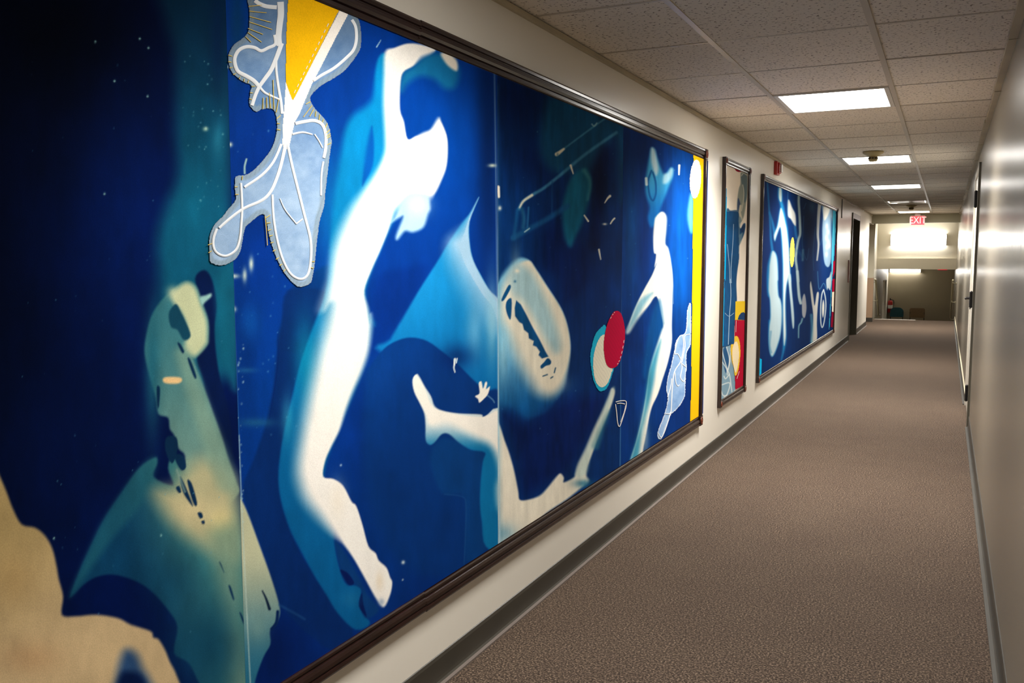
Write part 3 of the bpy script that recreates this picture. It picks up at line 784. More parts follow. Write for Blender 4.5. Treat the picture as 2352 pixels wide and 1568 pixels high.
# cream figure at the foot; light falloff is painted in as tan
fig = Q2((-200, 300), (-60, 480), (0, 620), (30, 690), (60, 770), (100, 840), (160, 855), (205, 890), (240, 950), (260, 1030), (270, 1090), (290, 1170), (285, 1255), (350, 1262), (440, 1255), (540, 1270), (600, 1300), (690, 1330), (705, 1358), (730, 1370), (760, 1420), (780, 1470), (810, 1530), (840, 1640), (830, 1900), (-400, 1900), (-400, 600))
c.fill(fig, grad((60, 1150), (178, 154, 104), (250, 1450), (206, 180, 138)), 5)
c.blob(30, 1330, 50, 60, (168, 138, 90), .5); c.blob(70, 1510, 70, 40, (182, 142, 100), .5)
c.fill(Q2((520, 1700), (535, 1540), (560, 1440), (590, 1415), (630, 1440), (655, 1500), (690, 1560), (740, 1700)), (44, 76, 118), 18)
c.fill(Q2((530, 1700), (550, 1540), (600, 1515), (660, 1550), (700, 1700)), (6, 24, 66), 12)
c.specks(60, 40, 520, 60, 1500, (90, 160, 190), .8, 2.0, .7, 3); c.specks(30, 420, 515, 100, 480, (120, 190, 200), .8, 2.4, .7, 4)
for u, v in ((219, 96), (263, 186), (321, 89), (341, 110), (339, 221), (240, 445), (473, 295), (124, 1236), (370, 1229)): c.blob(u, v, 2.4, 2.6, (150, 205, 205), .9)
c.blob(472, 296, 6, 5, (180, 214, 190), .8)
c.mottle(.20, .012, .010, 0, (.03, .010))
c.build('fabric_panel', art1, 'dark navy cloth panel printed with a pale green cello')

# panel with the large dancer
c = Canvas(ygrid(541, 1143, 330), zs(620), .0102, (2, 52, 140))
c.blob(1000, 330, 170, 200, (0, 70, 170), .9); c.blob(620, 900, 70, 260, (2, 62, 150), .7); c.blob(560, 800, 40, 400, (3, 44, 112), .5)
c.blob(620, 1500, 160, 190, (3, 26, 84), .9); c.blob(900, 1250, 160, 200, (3, 46, 114), .8); c.blob(880, 1000, 90, 120, (3, 40, 112), .5)
c.blob(1120, 330, 26, 300, (4, 26, 72), .7); c.blob(1000, 1400, 120, 100, (3, 36, 98), .6); c.blob(600, 480, 60, 260, (2, 44, 130), .6)
c.blob(545, 60, 20, 120, (8, 58, 96), .7)
# deep shadow beside the figure
c.fill(Q4((150, 1270), (250, 1200), (330, 1180), (300, 1380), (240, 1568), (80, 1568), (110, 1400))+Q5((235, 300), (205, 480), (150, 640), (110, 740), (140, 900), (200, 1060), (255, 1240))[:0], (4, 48, 112), 5, .8)
c.fill(Q5((290, -60), (265, 80), (245, 200), (232, 330), (200, 490), (150, 640), (105, 760), (140, 900), (200, 1060), (255, 1240), (480, 1440), (560, 1340), (400, 1120), (300, 930), (255, 720), (290, 480), (340, 270), (430, 0), (440, -60)), (5, 40, 100), 5, .85)
c.fill(Q4((560, 1230), (700, 1180), (800, 1180), (700, 1380), (560, 1568), (520, 1568), (530, 1450)), (2, 44, 128), 14, .8)
# blue halo of the dancer
halo = Q4((590, 150, 4), (560, 180, 5), (545, 260, 6), (538, 350, 10), (515, 395, 14), (440, 450, 14), (405, 510, 10), (388, 600, 12), (362, 760, 12), (345, 900, 10), (330, 1050, 8), (325, 1200, 6), (300, 1330, 5))+Q5((400, 80, 5), (370, 160, 4), (335, 270, 4), (310, 380, 4), (285, 480, 4), (262, 600, 4), (252, 720, 4), (265, 820, 4), (300, 930, 4), (340, 1010, 4), (400, 1120, 4), (450, 1200, 4), (500, 1280, 4), (572, 1346, 4), (632, 1322, 4), (602, 1280, 3), (585, 1240, 3), (596, 1185, 3), (575, 1164, 3), (535, 1160, 3), (507, 1100, 3), (486, 1000, 4), (480, 920, 10), (440, 712, 6), (500, 520, 8), (600, 270, 10), (640, 80, 12))+Q4((540, 1450, 10), (500, 1290, 8), (620, 980, 10), (700, 800, 10), (640, 560, 10), (600, 420, 10), (620, 200, 8))
c.fill(halo, grad((760, 250), (6, 134, 196), (690, 1350), (6, 92, 150)), 8)
c.blob(770, 480, 50, 140, (8, 120, 176), .6); c.blob(700, 820, 26, 90, (12, 160, 190), .5); c.blob(660, 960, 14, 50, (60, 170, 200), .5)
c.fill(Q4((530, 500, 4), (515, 560, 8), (500, 640, 8), (484, 782, 3), (500, 765, 3), (535, 692, 4), (542, 600, 4), (537, 530, 4)), (2, 84, 170), 5)
# raised far arm in shade
c.fill(Q4((680, 245), (730, 212), (790, 160), (850, 150), (900, 165), (945, 215), (948, 270), (925, 318), (880, 318), (830, 275), (760, 262), (700, 300), (675, 335), (668, 300)), (18, 112, 166), 12)
# white core of the dancer
core = Q4((595, 146, 6), (640, 125, 3), (700, 105, 3), (760, 108, 3), (835, 132, 3), (815, 152, 6), (770, 172, 8), (730, 212, 3), (682, 242, 3), (668, 300, 3), (666, 420, 3), (685, 480, 3), (702, 562, 2), (740, 550, 3), (780, 532, 6), (815, 515, 5), (850, 463, 7), (864, 480, 3), (890, 545, 2), (896, 610, 3), (890, 690, 3), (870, 750, 4), (830, 830, 5), (790, 850, 20), (720, 860, 24), (650, 900, 14), (624, 962, 6), (603, 1020, 4), (570, 1100, 4), (530, 1190, 4), (495, 1290, 4), (510, 1370, 8), (524, 1450, 10))+Q5((632, 40, 12), (635, 90, 12), (625, 190, 10), (600, 270, 9), (560, 360, 8), (530, 440, 7), (505, 520, 5), (470, 590, 4), (445, 650, 3), (438, 712, 2), (480, 722, 2), (520, 750, 2), (555, 815, 2), (575, 835, 2), (600, 910, 2), (625, 1000, 2), (655, 1030, 2), (668, 1060, 2), (700, 1090, 2), (715, 1130, 2), (724, 1152, 2), (716, 1200, 3), (690, 1252, 4), (660, 1222, 4), (625, 1160, 3), (595, 1105, 3), (560, 1045, 3), (520, 990, 5), (480, 950, 16), (420, 880, 26), (365, 810, 28), (338, 740, 28), (330, 670, 26), (345, 560, 26), (365, 450, 28), (390, 330, 28), (420, 200, 30), (450, 90, 30), (470, 0, 30))+Q4((300, 1380, 30), (330, 1240, 20), (352, 1100, 22), (390, 990, 24), (440, 890, 22), (490, 815, 16), (545, 735, 12), (590, 640, 10), (596, 560, 10), (588, 400, 10), (590, 260, 9))
c.fill(core, (254, 250, 242), 6)
c.fill(Q4((640, 940), (700, 830), (790, 830), (812, 890), (800, 925), (780, 985), (730, 1010), (690, 1005), (655, 1045), (648, 1025), (680, 940), (665, 940), (625, 962)), (176, 214, 236), 6)
c.blob(960, 470, 26, 24, (214, 232, 242), .7)
c.fill(Q4((862, 152), (900, 150), (935, 180), (945, 216), (936, 236), (905, 218), (880, 190)), (240, 232, 216), 5)
c.blob(775, 1150, 18, 40, (250, 240, 222), .6); c.blob(872, 1335, 9, 22, (244, 226, 196), .6); c.blob(876, 1382, 7, 8, (160, 178, 200), .8)
# shaded second leg
c.fill(Q5((486, 975), (535, 1040), (575, 1110), (620, 1200), (668, 1265), (620, 1300), (596, 1262), (598, 1185), (570, 1160), (530, 1150), (505, 1080)), (8, 56, 116), 4)
c.fill(Q5((508, 1098), (540, 1112), (566, 1152), (545, 1162), (525, 1135)), (5, 24, 84), 2); c.fill(Q5((598, 1195), (586, 1248), (618, 1294), (604, 1240)), (5, 24, 84), 2)
c.blob(805, 1375, 22, 20, (30, 110, 160), .5)
# cello cone behind and its dark waist
c.fill(Q4((1046, 840, 2), (1005, 915, 3), (960, 972, 4), (900, 1060, 4), (840, 1160, 4), (760, 1285, 4), (690, 1405, 5), (620, 1525, 6), (590, 1600, 8), (1220, 1900, 5), (1160, 1345, 3), (1133, 1347, 2), (1090, 1280, 2), (1055, 1215, 2), (1020, 1150, 2), (1001, 1060, 3), (1000, 960, 2), (1022, 900, 2)), grad((1010, 600), (20, 138, 204), (1060, 960), (4, 104, 172)), 4)
c.fill(Q4((1046, 842, 2), (1000, 930, 5), (960, 1000, 24), (900, 1060, 26), (930, 1160, 40), (1000, 1280, 50), (1080, 1400, 50), (1150, 1480, 30), (1150, 1350, 3), (1090, 1280, 2), (1020, 1150, 2), (1000, 1060, 2), (1000, 960, 2)), (190, 214, 234), 14, .85)
c.blob(1090, 760, 20, 60, (150, 200, 226), .5); c.blob(1130, 740, 14, 90, (150, 205, 225), .7)
c.fill(Q5((610, 330, 12), (640, 245, 4), (690, 182, 3), (740, 150, 3), (800, 135, 3), (870, 150, 3), (940, 200, 3), (1000, 250, 3), (1060, 310, 3), (1110, 352, 4), (1190, 400, 5), (1200, 900, 5), (1100, 1100, 10), (800, 1100, 20), (620, 800, 20)), grad((900, 800), (4, 54, 126), (980, 1050), (4, 48, 114)), 5)
c.blob(1050, 820, 40, 30, (4, 32, 96), .7); c.blob(960, 880, 50, 50, (6, 52, 124), .5); c.blob(880, 860, 36, 50, (8, 62, 140), .5)
c.fill(Q5((920, 560), (980, 560), (1110, 620), (1090, 760), (1098, 900), (1115, 1010), (1030, 1060), (1025, 800), (930, 780), (880, 640)), (6, 62, 124), 6, .7)
# lifted foot and leg
leg = Q5((825, 287, 2), (838, 300, 2), (860, 340, 2), (885, 380, 2), (900, 420, 3), (930, 438, 2), (1000, 450, 2), (1090, 454, 2), (1105, 465, 2), (1180, 464, 2), (1200, 1000, 3), (1112, 1000, 3), (1096, 900, 3), (1088, 830, 3), (1090, 740, 3), (1100, 650, 3), (1108, 612, 3), (1050, 600, 3), (1000, 570, 3), (960, 536, 3), (930, 536, 3), (900, 570, 3), (880, 580, 3), (863, 560, 3), (862, 500, 3), (857, 450, 3), (840, 410, 2), (815, 360, 2), (808, 310, 2))
c.fill(leg, grad((1060, 965), (214, 226, 226), (1060, 1040), (8, 112, 168)), 3)
c.fill(Q5((825, 289, 2), (860, 342, 2), (900, 422, 3), (1000, 452, 2), (1100, 462, 2), (1185, 466, 2), (1195, 900, 20), (1150, 850, 14), (1140, 760, 14), (1150, 690, 16), (1120, 600, 14), (1060, 570, 16), (1000, 535, 14), (950, 510, 14), (900, 520, 14), (868, 500, 8), (857, 450, 3), (815, 360, 2), (809, 310, 2)), (250, 244, 232), 5, inner=True)
c.fill(Q5((1068, 378), (1086, 366), (1083, 325), (1094, 318), (1101, 346), (1110, 320), (1118, 324), (1114, 348), (1129, 338), (1121, 370), (1106, 388), (1086, 405), (1080, 390)), (252, 246, 232), 1.5)
c.line(Q5((1120, 376), (1140, 392), (1148, 405)), 2, (140, 190, 215), 1, .7)
c.line(Q5((984, 225), (982, 245), (980, 262), (985, 280)), (5, 2), (232, 240, 236), 1.2); c.line(Q5((993, 222), (990, 240)), 2.5, (220, 235, 240), 1)
c.line(Q5((940, 785), (1015, 795), (1030, 830), (1028, 950), (1022, 1075)), 2.5, (30, 84, 140), 1.5, .5)
c.line(Q5((250, 120), (248, 260), (215, 470)), 2, (2, 30, 96), 2, .6)
# part of the cello lying right of the seam
lower = Q2((1090, 712), (1116, 740), (1150, 820), (1190, 930), (1230, 1040), (1260, 1130), (1280, 1200), (1286, 1250), (1268, 1300), (1240, 1330), (1242, 1390), (1210, 1450), (1172, 1560), (1150, 1700), (1060, 1700), (1060, 712))
c.fill(lower, grad((575, 1250), (196, 198, 164), (590, 1560), (40, 108, 138)), 3)
c.blob(592, 1440, 22, 30, (120, 156, 150), .5); c.line(Q2((1205, 1145), (1222, 1180), (1238, 1228)), (3, 7), (16, 34, 60), 1.5)
c.line(Q2((1276, 1240), (1270, 1290), (1248, 1320)), 7, (8, 36, 84), 2); c.line(Q2((1282, 1210), (1340, 1240), (1400, 1275)), 4, (40, 90, 140), 3, .5)
c.line([(516, 0), (528, 400), (541, 784), (556, 1180), (575, 1568)], 2.5, (130, 180, 200), 1.2, .25)
c.line([(549, 1000), (556, 1180), (575, 1568)], 3, (205, 220, 205), 1.5, .5)
c.line([(1134, 60), (1139, 400), (1143, 784), (1147, 1300)], 3, (190, 215, 225), 2, .4)
for u, v, a, b, s in ((529, 332, 5, 5, .9), (537, 710, 6, 6, .9), (562, 632, 5, 15, .8), (577, 606, 5, 15, .9), (535, 634, 14, 5, .9), (1131, 380, 9, 4, .95), (522, 154, 3, 4, .9), (769, 1291, 0, 0, 0)):
    if s: c.blob(u, v, a, b, (214, 226, 206), s)
c.line([(566, 366), (562, 382), (562, 398)], 4, (170, 205, 195), 1.5, .9)
c.blob(926, 1291, 4, 4, (220, 232, 230), .95); c.blob(925, 1331, 2, 2, (200, 220, 225), .9); c.blob(783, 1068, 2.5, 2.5, (180, 210, 230), .9)
c.line([(865, 108), (875, 92)], (3, 1.5), (160, 205, 225), 1, .9)
c.specks(40, 545, 700, 300, 1000, (100, 170, 210), .8, 2.2, .6, 8); c.specks(40, 545, 560, 780, 1300, (180, 215, 220), 1, 2.6, .8, 9)
c.blob(565, 850, 24, 6, (40, 110, 160), .5); c.blob(590, 970, 40, 10, (40, 110, 140), .5); c.blob(575, 740, 24, 40, (10, 84, 170), .6)
c.mottle(.16, .016, .01, 2, (.04, .010))
c.build('fabric_panel', art1, 'bright blue cloth panel printed with a tall white dancer')

# panel with the cello scroll
c = Canvas(ygrid(1143, 1426, 190), zs(560), .0104, (4, 46, 104))
c.blob(1180, 230, 90, 90, (3, 22, 62), .9); c.blob(1230, 370, 60, 60, (3, 24, 74), .7); c.blob(1290, 560, 60, 90, (3, 26, 76), .9); c.blob(1340, 640, 90, 110, (3, 34, 92), .6); c.blob(1190, 520, 40, 60, (4, 52, 112), .6)
c.fill(Q6((420, 330), (500, 200), (850, 340), (960, 380), (940, 900), (900, 480), (800, 600), (750, 690), (640, 700), (480, 690), (400, 560)), (16, 80, 116), 16, .8)
c.fill(Q6((730, 700), (800, 540), (860, 560), (850, 760), (810, 1000), (790, 1190), (720, 1190), (730, 1000), (745, 850)), (3, 20, 64), 14, .8)
c.fill(Q6((430, 1110), (480, 1060), (540, 1080), (560, 1200), (700, 1180), (720, 1400), (560, 1560), (530, 1400), (450, 1340), (420, 1300)), (3, 28, 82), 14, .8)
c.fill(Q6((600, 740), (650, 688), (700, 674), (730, 720), (736, 800), (716, 900), (692, 980), (665, 1060), (640, 1110), (600, 1190), (560, 1120), (545, 960), (560, 860)), (16, 106, 136), 8, .9)
c.line(Q6((690, 690), (722, 740), (728, 800), (712, 880)), (10, 4), (70, 146, 156), 5, .7)
c.line(Q6((535, 562), (760, 395), (900, 300)), 4, (70, 140, 170), 2, .8); c.line(Q6((510, 582), (530, 568), (556, 548)), (9, 5), (232, 224, 196), 2)
c.line(Q6((262, 940), (290, 890), (350, 848), (430, 800), (540, 712), (700, 580), (900, 440)), 7, (70, 140, 176), 3, .8); c.line(Q6((268, 930), (292, 888), (348, 850)), (4, 6), (224, 224, 204), 2)
c.line(Q6((225, 1130), (300, 1086), (440, 1010), (580, 920)), 12, (20, 84, 136), 5, .8); c.line(Q6((300, 1090), (330, 1068)), 3, (150, 190, 200), 1.5)
c.line(Q6((252, 950), (240, 1050), (228, 1130)), 8, (16, 84, 140), 4, .8); c.line(Q6((282, 940), (295, 1000), (290, 1060)), 8, (40, 110, 150), 5, .7); c.line(Q6((325, 930), (318, 1060)), 4, (40, 110, 160), 2, .7); c.line(Q6((515, 580), (518, 700)), 4, (30, 92, 124), 3, .6); c.line(Q6((480, 760), (478, 980)), 3, (20, 74, 120), 2, .6)
c.line(Q6((740, 385), (755, 398), (772, 378)), 3, (150, 190, 200), 1.5, .8)
for p, w in ((((824, 900), (842, 872), (858, 856)), (2, 6)), (((690, 982), (704, 1002), (716, 1020)), (3, 4)), (((862, 1036), (876, 1014), (888, 1002)), (3, 4)), (((786, 1206), (792, 1240), (798, 1270)), (4, 2)), (((601, 655), (610, 685), (618, 710)), (5, 2))): c.line(Q6(*p), w, (240, 236, 216), 1.2)
c.blob(1389, 514.5, 5, 2.5, (244, 238, 220), .95)
# scroll
scroll = Q7((548, 110, 3), (575, 60, 8), (620, 10, 8), (660, -18, 5), (705, -8, 3), (742, 40, 3), (800, 130, 3), (860, 222, 3), (895, 300, 3), (915, 390, 3), (919, 470, 3), (905, 560, 4), (884, 650, 6), (850, 710, 6), (800, 772, 6), (740, 800, 6), (690, 812, 10), (620, 760, 20), (540, 740, 20), (500, 400, 5), (520, 200, 3))
c.fill(scroll, grad((1180, 760), (120, 184, 214), (1240, 950), (8, 78, 138)), 4)
c.fill(Q7((560, 190, 16), (590, 90, 14), (640, 20, 8), (705, -4, 3), (742, 42, 3), (800, 132, 3), (860, 224, 3), (895, 302, 3), (915, 392, 3), (918, 470, 3), (902, 565, 7), (872, 640, 14), (820, 690, 22), (750, 670, 26), (690, 580, 26), (640, 480, 26), (600, 370, 22), (560, 300, 18)), (236, 228, 206), 8)
c.fill(Q7((610, 60), (660, 20), (720, 60), (780, 170), (835, 300), (868, 430), (840, 470), (790, 400), (730, 290), (670, 200), (620, 150)), (150, 190, 200), 14, .85)
c.blob(1185, 640, 12, 60, (176, 206, 210), .6); c.blob(1155, 800, 10, 60, (150, 205, 225), .7); c.blob(1270, 880, 30, 20, (236, 224, 200), .5)
sawp = ((640, 200), (664, 222), (690, 270), (720, 330), (760, 402), (790, 462), (806, 490), (772, 500), (755, 482), (762, 465), (744, 440), (726, 432), (730, 410), (705, 396), (702, 370), (680, 352), (672, 322), (655, 312), (634, 282), (632, 240))
for p in (sawp, ((564, 196), (600, 124), (612, 136), (578, 198)), ((592, 204), (616, 194), (612, 294), (598, 284), (586, 240)), ((765, 538), (782, 520), (802, 498), (819, 512), (815, 530), (792, 538), (770, 552))): c.fill(Q7(*p), (10, 74, 124), 1.5, smooth=len(p) < 8)
c.blob(1188, 622, 6, 5, (245, 236, 214), .9); c.blob(1183, 646, 3, 3, (40, 100, 140), .8)
for p in (((778, 590), (800, 582)), ((836, 572), (842, 548)), ((818, 600), (828, 594))): c.line(Q7(*p), 3, (60, 96, 120), 1, smooth=False)
c.fill(Q7((560, 770), (690, 830), (850, 730), (1000, 690), (1100, 720), (960, 1000), (900, 1080), (800, 1150), (680, 1200), (640, 1000), (600, 860)), (3, 24, 82), 26, .8)
# seated figure
seat = Q7((500, 795, 3), (548, 830, 3), (580, 920, 3), (605, 990, 3), (630, 1080, 3), (650, 1180, 3), (658, 1226, 2), (700, 1226, 3), (760, 1205, 4), (800, 1165, 4), (840, 1115, 4), (866, 1091, 3), (885, 1112, 3), (886, 1136, 3), (935, 1112, 4), (945, 1090, 5), (960, 1040, 7), (1000, 960, 7), (1040, 862, 6), (1080, 780, 6), (1115, 700, 5), (1130, 654, 3), (1146, 662, 3), (1142, 700, 3), (1110, 790, 3), (1072, 880, 3), (1030, 990, 3), (1005, 1060, 3), (1000, 1100, 4), (1014, 1130, 5), (980, 1160, 4), (900, 1225, 4), (800, 1292, 4), (700, 1380, 4), (560, 1500, 4), (480, 1500, 4))
c.fill(seat, (240, 232, 212), 3)
c.fill(Q7((945, 1095), (1000, 960), (1080, 780), (1132, 656), (1144, 668), (1105, 795), (1028, 985), (1000, 1095)), (186, 210, 204), 6, .7)
c.blob(1155, 1225, 30, 24, (120, 170, 190), .8); c.blob(1340, 1110, 22, 10, (40, 110, 140), .8)
c.line(Q7((1120, 770), (1090, 840), (1050, 950)), (4, 16), (60, 130, 150), 7, .6)
c.line([(1139, 200), (1143, 784), (1148, 1300)], 4, (200, 222, 228), 1.6, .85)
c.line([(1139, 200), (1143, 784), (1148, 1300)], 14, (60, 140, 180), 6, .2)
c.line([(1144, 430), (1146, 452)], (8, 5), (246, 238, 220), 1.5); c.blob(1148, 478, 4, 5, (230, 230, 214), .9)
c.specks(30, 1150, 1420, 250, 1000, (120, 180, 205), .7, 1.6, .5, 12)
c.mottle(.34, .02, .012, 1, (.10, .012))
c.build('fabric_panel', art1, 'deep blue cloth panel printed with a pale cello scroll')

# panel with the small dancer
c = Canvas(ygrid(1426, 1618, 140), zs(560), .0106, (3, 52, 122))
c.blob(1470, 330, 60, 60, (3, 34, 90), .8); c.blob(1560, 500, 26, 160, (0, 84, 180), .9); c.blob(1560, 640, 22, 80, (0, 90, 184), .7); c.blob(1450, 520, 16, 130, (8, 74, 132), .6); c.blob(1480, 560, 14, 90, (3, 30, 90), .5); c.blob(1560, 900, 40, 90, (3, 36, 104), .7); c.blob(1440, 930, 20, 80, (3, 36, 92), .6); c.blob(1450, 780, 30, 60, (3, 38, 104), .6)
c.fill(Q6((1385, 840), (1405, 880), (1400, 1080), (1380, 1080), (1365, 980)), (90, 170, 215), 5)
c.fill(Q6((1128, 543), (1150, 550), (1166, 600), (1190, 670), (1214, 716), (1236, 700), (1256, 672), (1272, 682), (1266, 740), (1242, 800), (1216, 870), (1192, 930), (1170, 1010), (1130, 1060), (1105, 1000), (1118, 930), (1094, 850), (1090, 780), (1098, 700), (1115, 600)), grad((1500, 400), (60, 158, 208), (1500, 500), (6, 100, 176)), 5)
c.fill(Q6((1128, 545), (1150, 552), (1164, 610), (1176, 680), (1158, 720), (1130, 640)), (196, 218, 222), 5, .9); c.fill(Q6((1212, 716), (1236, 702), (1256, 674), (1270, 684), (1262, 730), (1234, 770), (1205, 770)), (170, 210, 224), 5, .9)
c.line(Q6((1130, 690), (1108, 760), (1118, 850), (1140, 885), (1158, 840), (1156, 760), (1138, 700)), 4, (6, 76, 140), 2, .9); c.line(Q6((1095, 740), (1098, 780)), 6, (200, 220, 222), 2)
body4 = Q6((1160, 990, 3), (1190, 961, 3), (1214, 965, 3), (1229, 1000, 4), (1226, 1080, 4), (1220, 1165, 3), (1240, 1200, 3), (1258, 1290, 2), (1270, 1400, 2), (1272, 1560, 2))+Q7((1446, 120, 2), (1443, 220, 2), (1440, 330, 2), (1440, 420, 2), (1420, 520, 2), (1395, 600, 2), (1370, 680, 2), (1340, 745, 2), (1325, 800, 2), (1310, 880, 2), (1296, 950, 2), (1280, 1020, 3), (1225, 1040, 3), (1255, 930, 2), (1280, 830, 2), (1300, 730, 2), (1315, 630, 2), (1325, 560, 3), (1350, 470, 4), (1385, 360, 4), (1395, 330, 2), (1385, 270, 2), (1362, 180, 2), (1320, 230, 3), (1260, 305, 6), (1222, 366, 6), (1206, 362, 6), (1225, 305, 2), (1260, 218, 2), (1300, 140, 2), (1340, 68, 2), (1362, 10, 2))+Q6((1150, 1320, 2), (1161, 1240, 2), (1146, 1222, 2), (1142, 1120, 3), (1150, 1020, 3))
c.fill(body4, (246, 242, 232), 2)
c.fill(Q7((1322, 560), (1300, 730), (1280, 830), (1250, 940), (1225, 1040), (1262, 1030), (1290, 880), (1322, 740), (1345, 640), (1360, 540), (1385, 400)), (40, 140, 176), 6, .85)
c.fill(Q7((1345, 160), (1300, 225), (1245, 320), (1210, 362), (1240, 270), (1280, 195)), (90, 166, 194), 6, .7)
c.blob(1480, 1000, 10, 50, (214, 226, 214), .5)
c.fill(Q7((1380, 190), (1400, 300), (1395, 340), (1340, 480), (1310, 600), (1290, 560), (1330, 300)), (4, 84, 146), 6, .6)
c.line(Q6((1312, 655), (1310, 715)), (5, 3), (236, 236, 224), 1.2)
c.line([(1427, 250), (1426, 700), (1424, 1080)], 2.5, (120, 175, 205), 1.5, .5)
c.specks(16, 1430, 1590, 350, 1000, (120, 180, 205), .7, 1.6, .5, 14)
c.mottle(.28, .03, .012, 3, (.15, .012))
c.build('fabric_panel', art1, 'blue cloth panel printed with a small white dancer')

# ---- appliques sewn onto the wide artwork
def plain(col, amt=.05, layer=4):
    def f(cv, sd):
        cv.C[:] = hexc(col); cv.mottle(amt, .03, .03, layer)
    return f
leaf_out = Q8((575, -260), (590, -80), (618, 50), (630, 130), (625, 300), (600, 370), (540, 430), (470, 480), (420, 550), (400, 620), (405, 690), (430, 770), (470, 820), (560, 890), (650, 932), (640, 1000), (630, 1080), (636, 1150), (700, 1220), (760, 1195), (830, 1185), (890, 1195), (915, 1240), (930, 1320), (930, 1420))+Q3(
    (405, 720), (385, 770), (340, 830), (290, 880), (250, 900), (205, 908), (200, 970), (203, 1030), (170, 1070), (140, 1110), (100, 1150), (75, 1200), (65, 1270), (60, 1320), (85, 1355), (140, 1365), (200, 1335), (230, 1290), (240, 1240), (255, 1170), (285, 1140), (330, 1105), (355, 1110), (370, 1180), (390, 1260), (420, 1340), (460, 1410), (510, 1465), (545, 1475), (590, 1455), (605, 1400), (615, 1330), (625, 1230), (640, 1130), (660, 1060), (668, 980), (680, 880), (692, 780), (700, 730))+Q8(
    (1525, 1500), (1510, 1410), (1470, 1320), (1400, 1240), (1330, 1160), (1300, 1090), (1310, 1035), (1420, 930), (1560, 850), (1680, 760), (1800, 610), (1845, 520), (1856, 400), (1850, 330), (1825, 220), (1700, 20), (1500, -260))
def leaf_paint(cv, sd):
    a = hexc((98, 134, 180)); b = hexc((168, 194, 222)); n = fbm(cv.U*.03, cv.V*.03, 3)
    low = sstep((cv.V-250)/250); t = np.clip(.25+.5*low+(n-.5)*.8, 0, 1)
    cv.C[:] = a+(b-a)*t[..., None]
    e = sstep((15-sd)/7)*.75
    cv.C += (hexc((138, 158, 172))-cv.C)*e[..., None]
    w = np.sin((cv.U*.7+cv.V*.25)+4*vnoise(cv.U*.05, cv.V*.05, 5))
    cv.C *= (1-.06*e*(w > .5))[..., None]
    m = sstep((cv.V-60)/120)
    cv.C *= (.86+.14*m)[..., None]
leaf = applique('leaf_applique', art1, leaf_out, leaf_paint, .0122, 1.2, 'pale blue sheer leaf shaped cloth with white cords', fray=.6)
def cords(parent, specs, name='cord', m='cord_white', x=.0130, rise=.0009):
    for w, pts in specs:
        w = tuple(.85*q for q in w) if isinstance(w, tuple) else .85*w
        obj(name, ribbon(bmesh.new(), pts, w, x, rise), M[m], parent, True)
cords(leaf, [
    (11, Q8((690, 5), (740, 40), (820, 70), (930, 80))),
    ((18, 15), Q8((970, 20), (975, 150), (960, 280), (950, 400), (960, 500))),
    ((8, 11), Q8((905, 380), (915, 480), (840, 520), (760, 555), (690, 520), (600, 510), (520, 545), (475, 620), (475, 700), (510, 780), (600, 830), (680, 880), (740, 945))),
    ((12, 9), Q8((985, 470), (930, 620), (870, 760), (800, 860), (740, 945), (700, 1030), (660, 1150))),
    ((6, 8), Q8((925, 600), (925, 760), (950, 960), (975, 1100), (990, 1240))),
    ((7, 5), Q8((745, 950), (800, 1010), (880, 1050), (960, 1085))),
    (8, Q8((1750, 215), (1790, 290), (1800, 420), (1770, 540), (1690, 630), (1560, 740), (1420, 820), (1330, 880))),
    ((9, 8), Q3((512, 635), (560, 625), (610, 620), (650, 640), (668, 690), (668, 760), (658, 812))),
    (5, Q3((656, 830), (646, 900), (644, 1005))), (4, Q3((610, 690), (632, 722), (652, 760))),
    ((6, 4), Q3((497, 690), (550, 680), (600, 692))),
    ((9, 7), Q3((463, 735), (440, 840), (415, 920), (385, 985), (340, 1030), (250, 1070), (180, 1120), (120, 1172))),
    ((6, 7), Q3((232, 940), (238, 1060), (234, 1150), (226, 1230), (206, 1285), (160, 1315), (120, 1308), (94, 1280), (90, 1230), (108, 1175))),
    (7, Q3((440, 740), (400, 830), (340, 900), (250, 962))),
    ((7, 6), Q3((472, 740), (495, 850), (530, 990), (560, 1110), (590, 1230), (592, 1330), (577, 1410), (540, 1435), (490, 1410), (450, 1340), (420, 1240), (400, 1120), (394, 1000))),
    ((3, 4), Q3((432, 1020), (460, 1080), (518, 1152))), ((4, 4), Q3((518, 1150), (550, 1126))),
])
def stitches(parent, specs, w, m, x=.0134):
    bm = bmesh.new()
    for a, b in specs: ribbon(bm, [a, b], w, x, .0008, smooth=False)
    o = obj('stitching', bm, M[m], parent); o['kind'] = 'stuff'; return o
st8 = []
for a, b in (((622, 70), (770, 55)), ((630, 122), (820, 140)), ((632, 180), (870, 245)), ((632, 240), (880, 322)), ((615, 310), (780, 375)), ((615, 355), (765, 460)), ((590, 400), (650, 460)), ((400, 600), (445, 615)), ((400, 672), (440, 680)), ((415, 742), (450, 735)), ((455, 815), (485, 798)), ((520, 862), (530, 835)), ((572, 890), (575, 858)), ((615, 905), (622, 875)), ((655, 942), (695, 942)), ((640, 1010), (672, 1014)), ((630, 1078), (660, 1085)),
             ((778, 1185), (782, 1065)), ((822, 1175), (820, 1060)), ((862, 1180), (850, 1010)), ((900, 1190), (890, 870)), ((925, 1225), (950, 1085)), ((930, 1295), (972, 1258)), ((930, 1345), (965, 1350)), ((930, 1410), (970, 1418)),
             ((1300, 1108), (1250, 1135)), ((1315, 1150), (1222, 1275)), ((1335, 1190), (1290, 1270)), ((1360, 1215), (1352, 1272)), ((1400, 1250), (1392, 1310)), ((1440, 1300), (1430, 1335)), ((1480, 1348), (1460, 1395)), ((1510, 1415), (1465, 1455)), ((1520, 1480), (1478, 1508))): st8.append(tuple(Q8(a, b)))
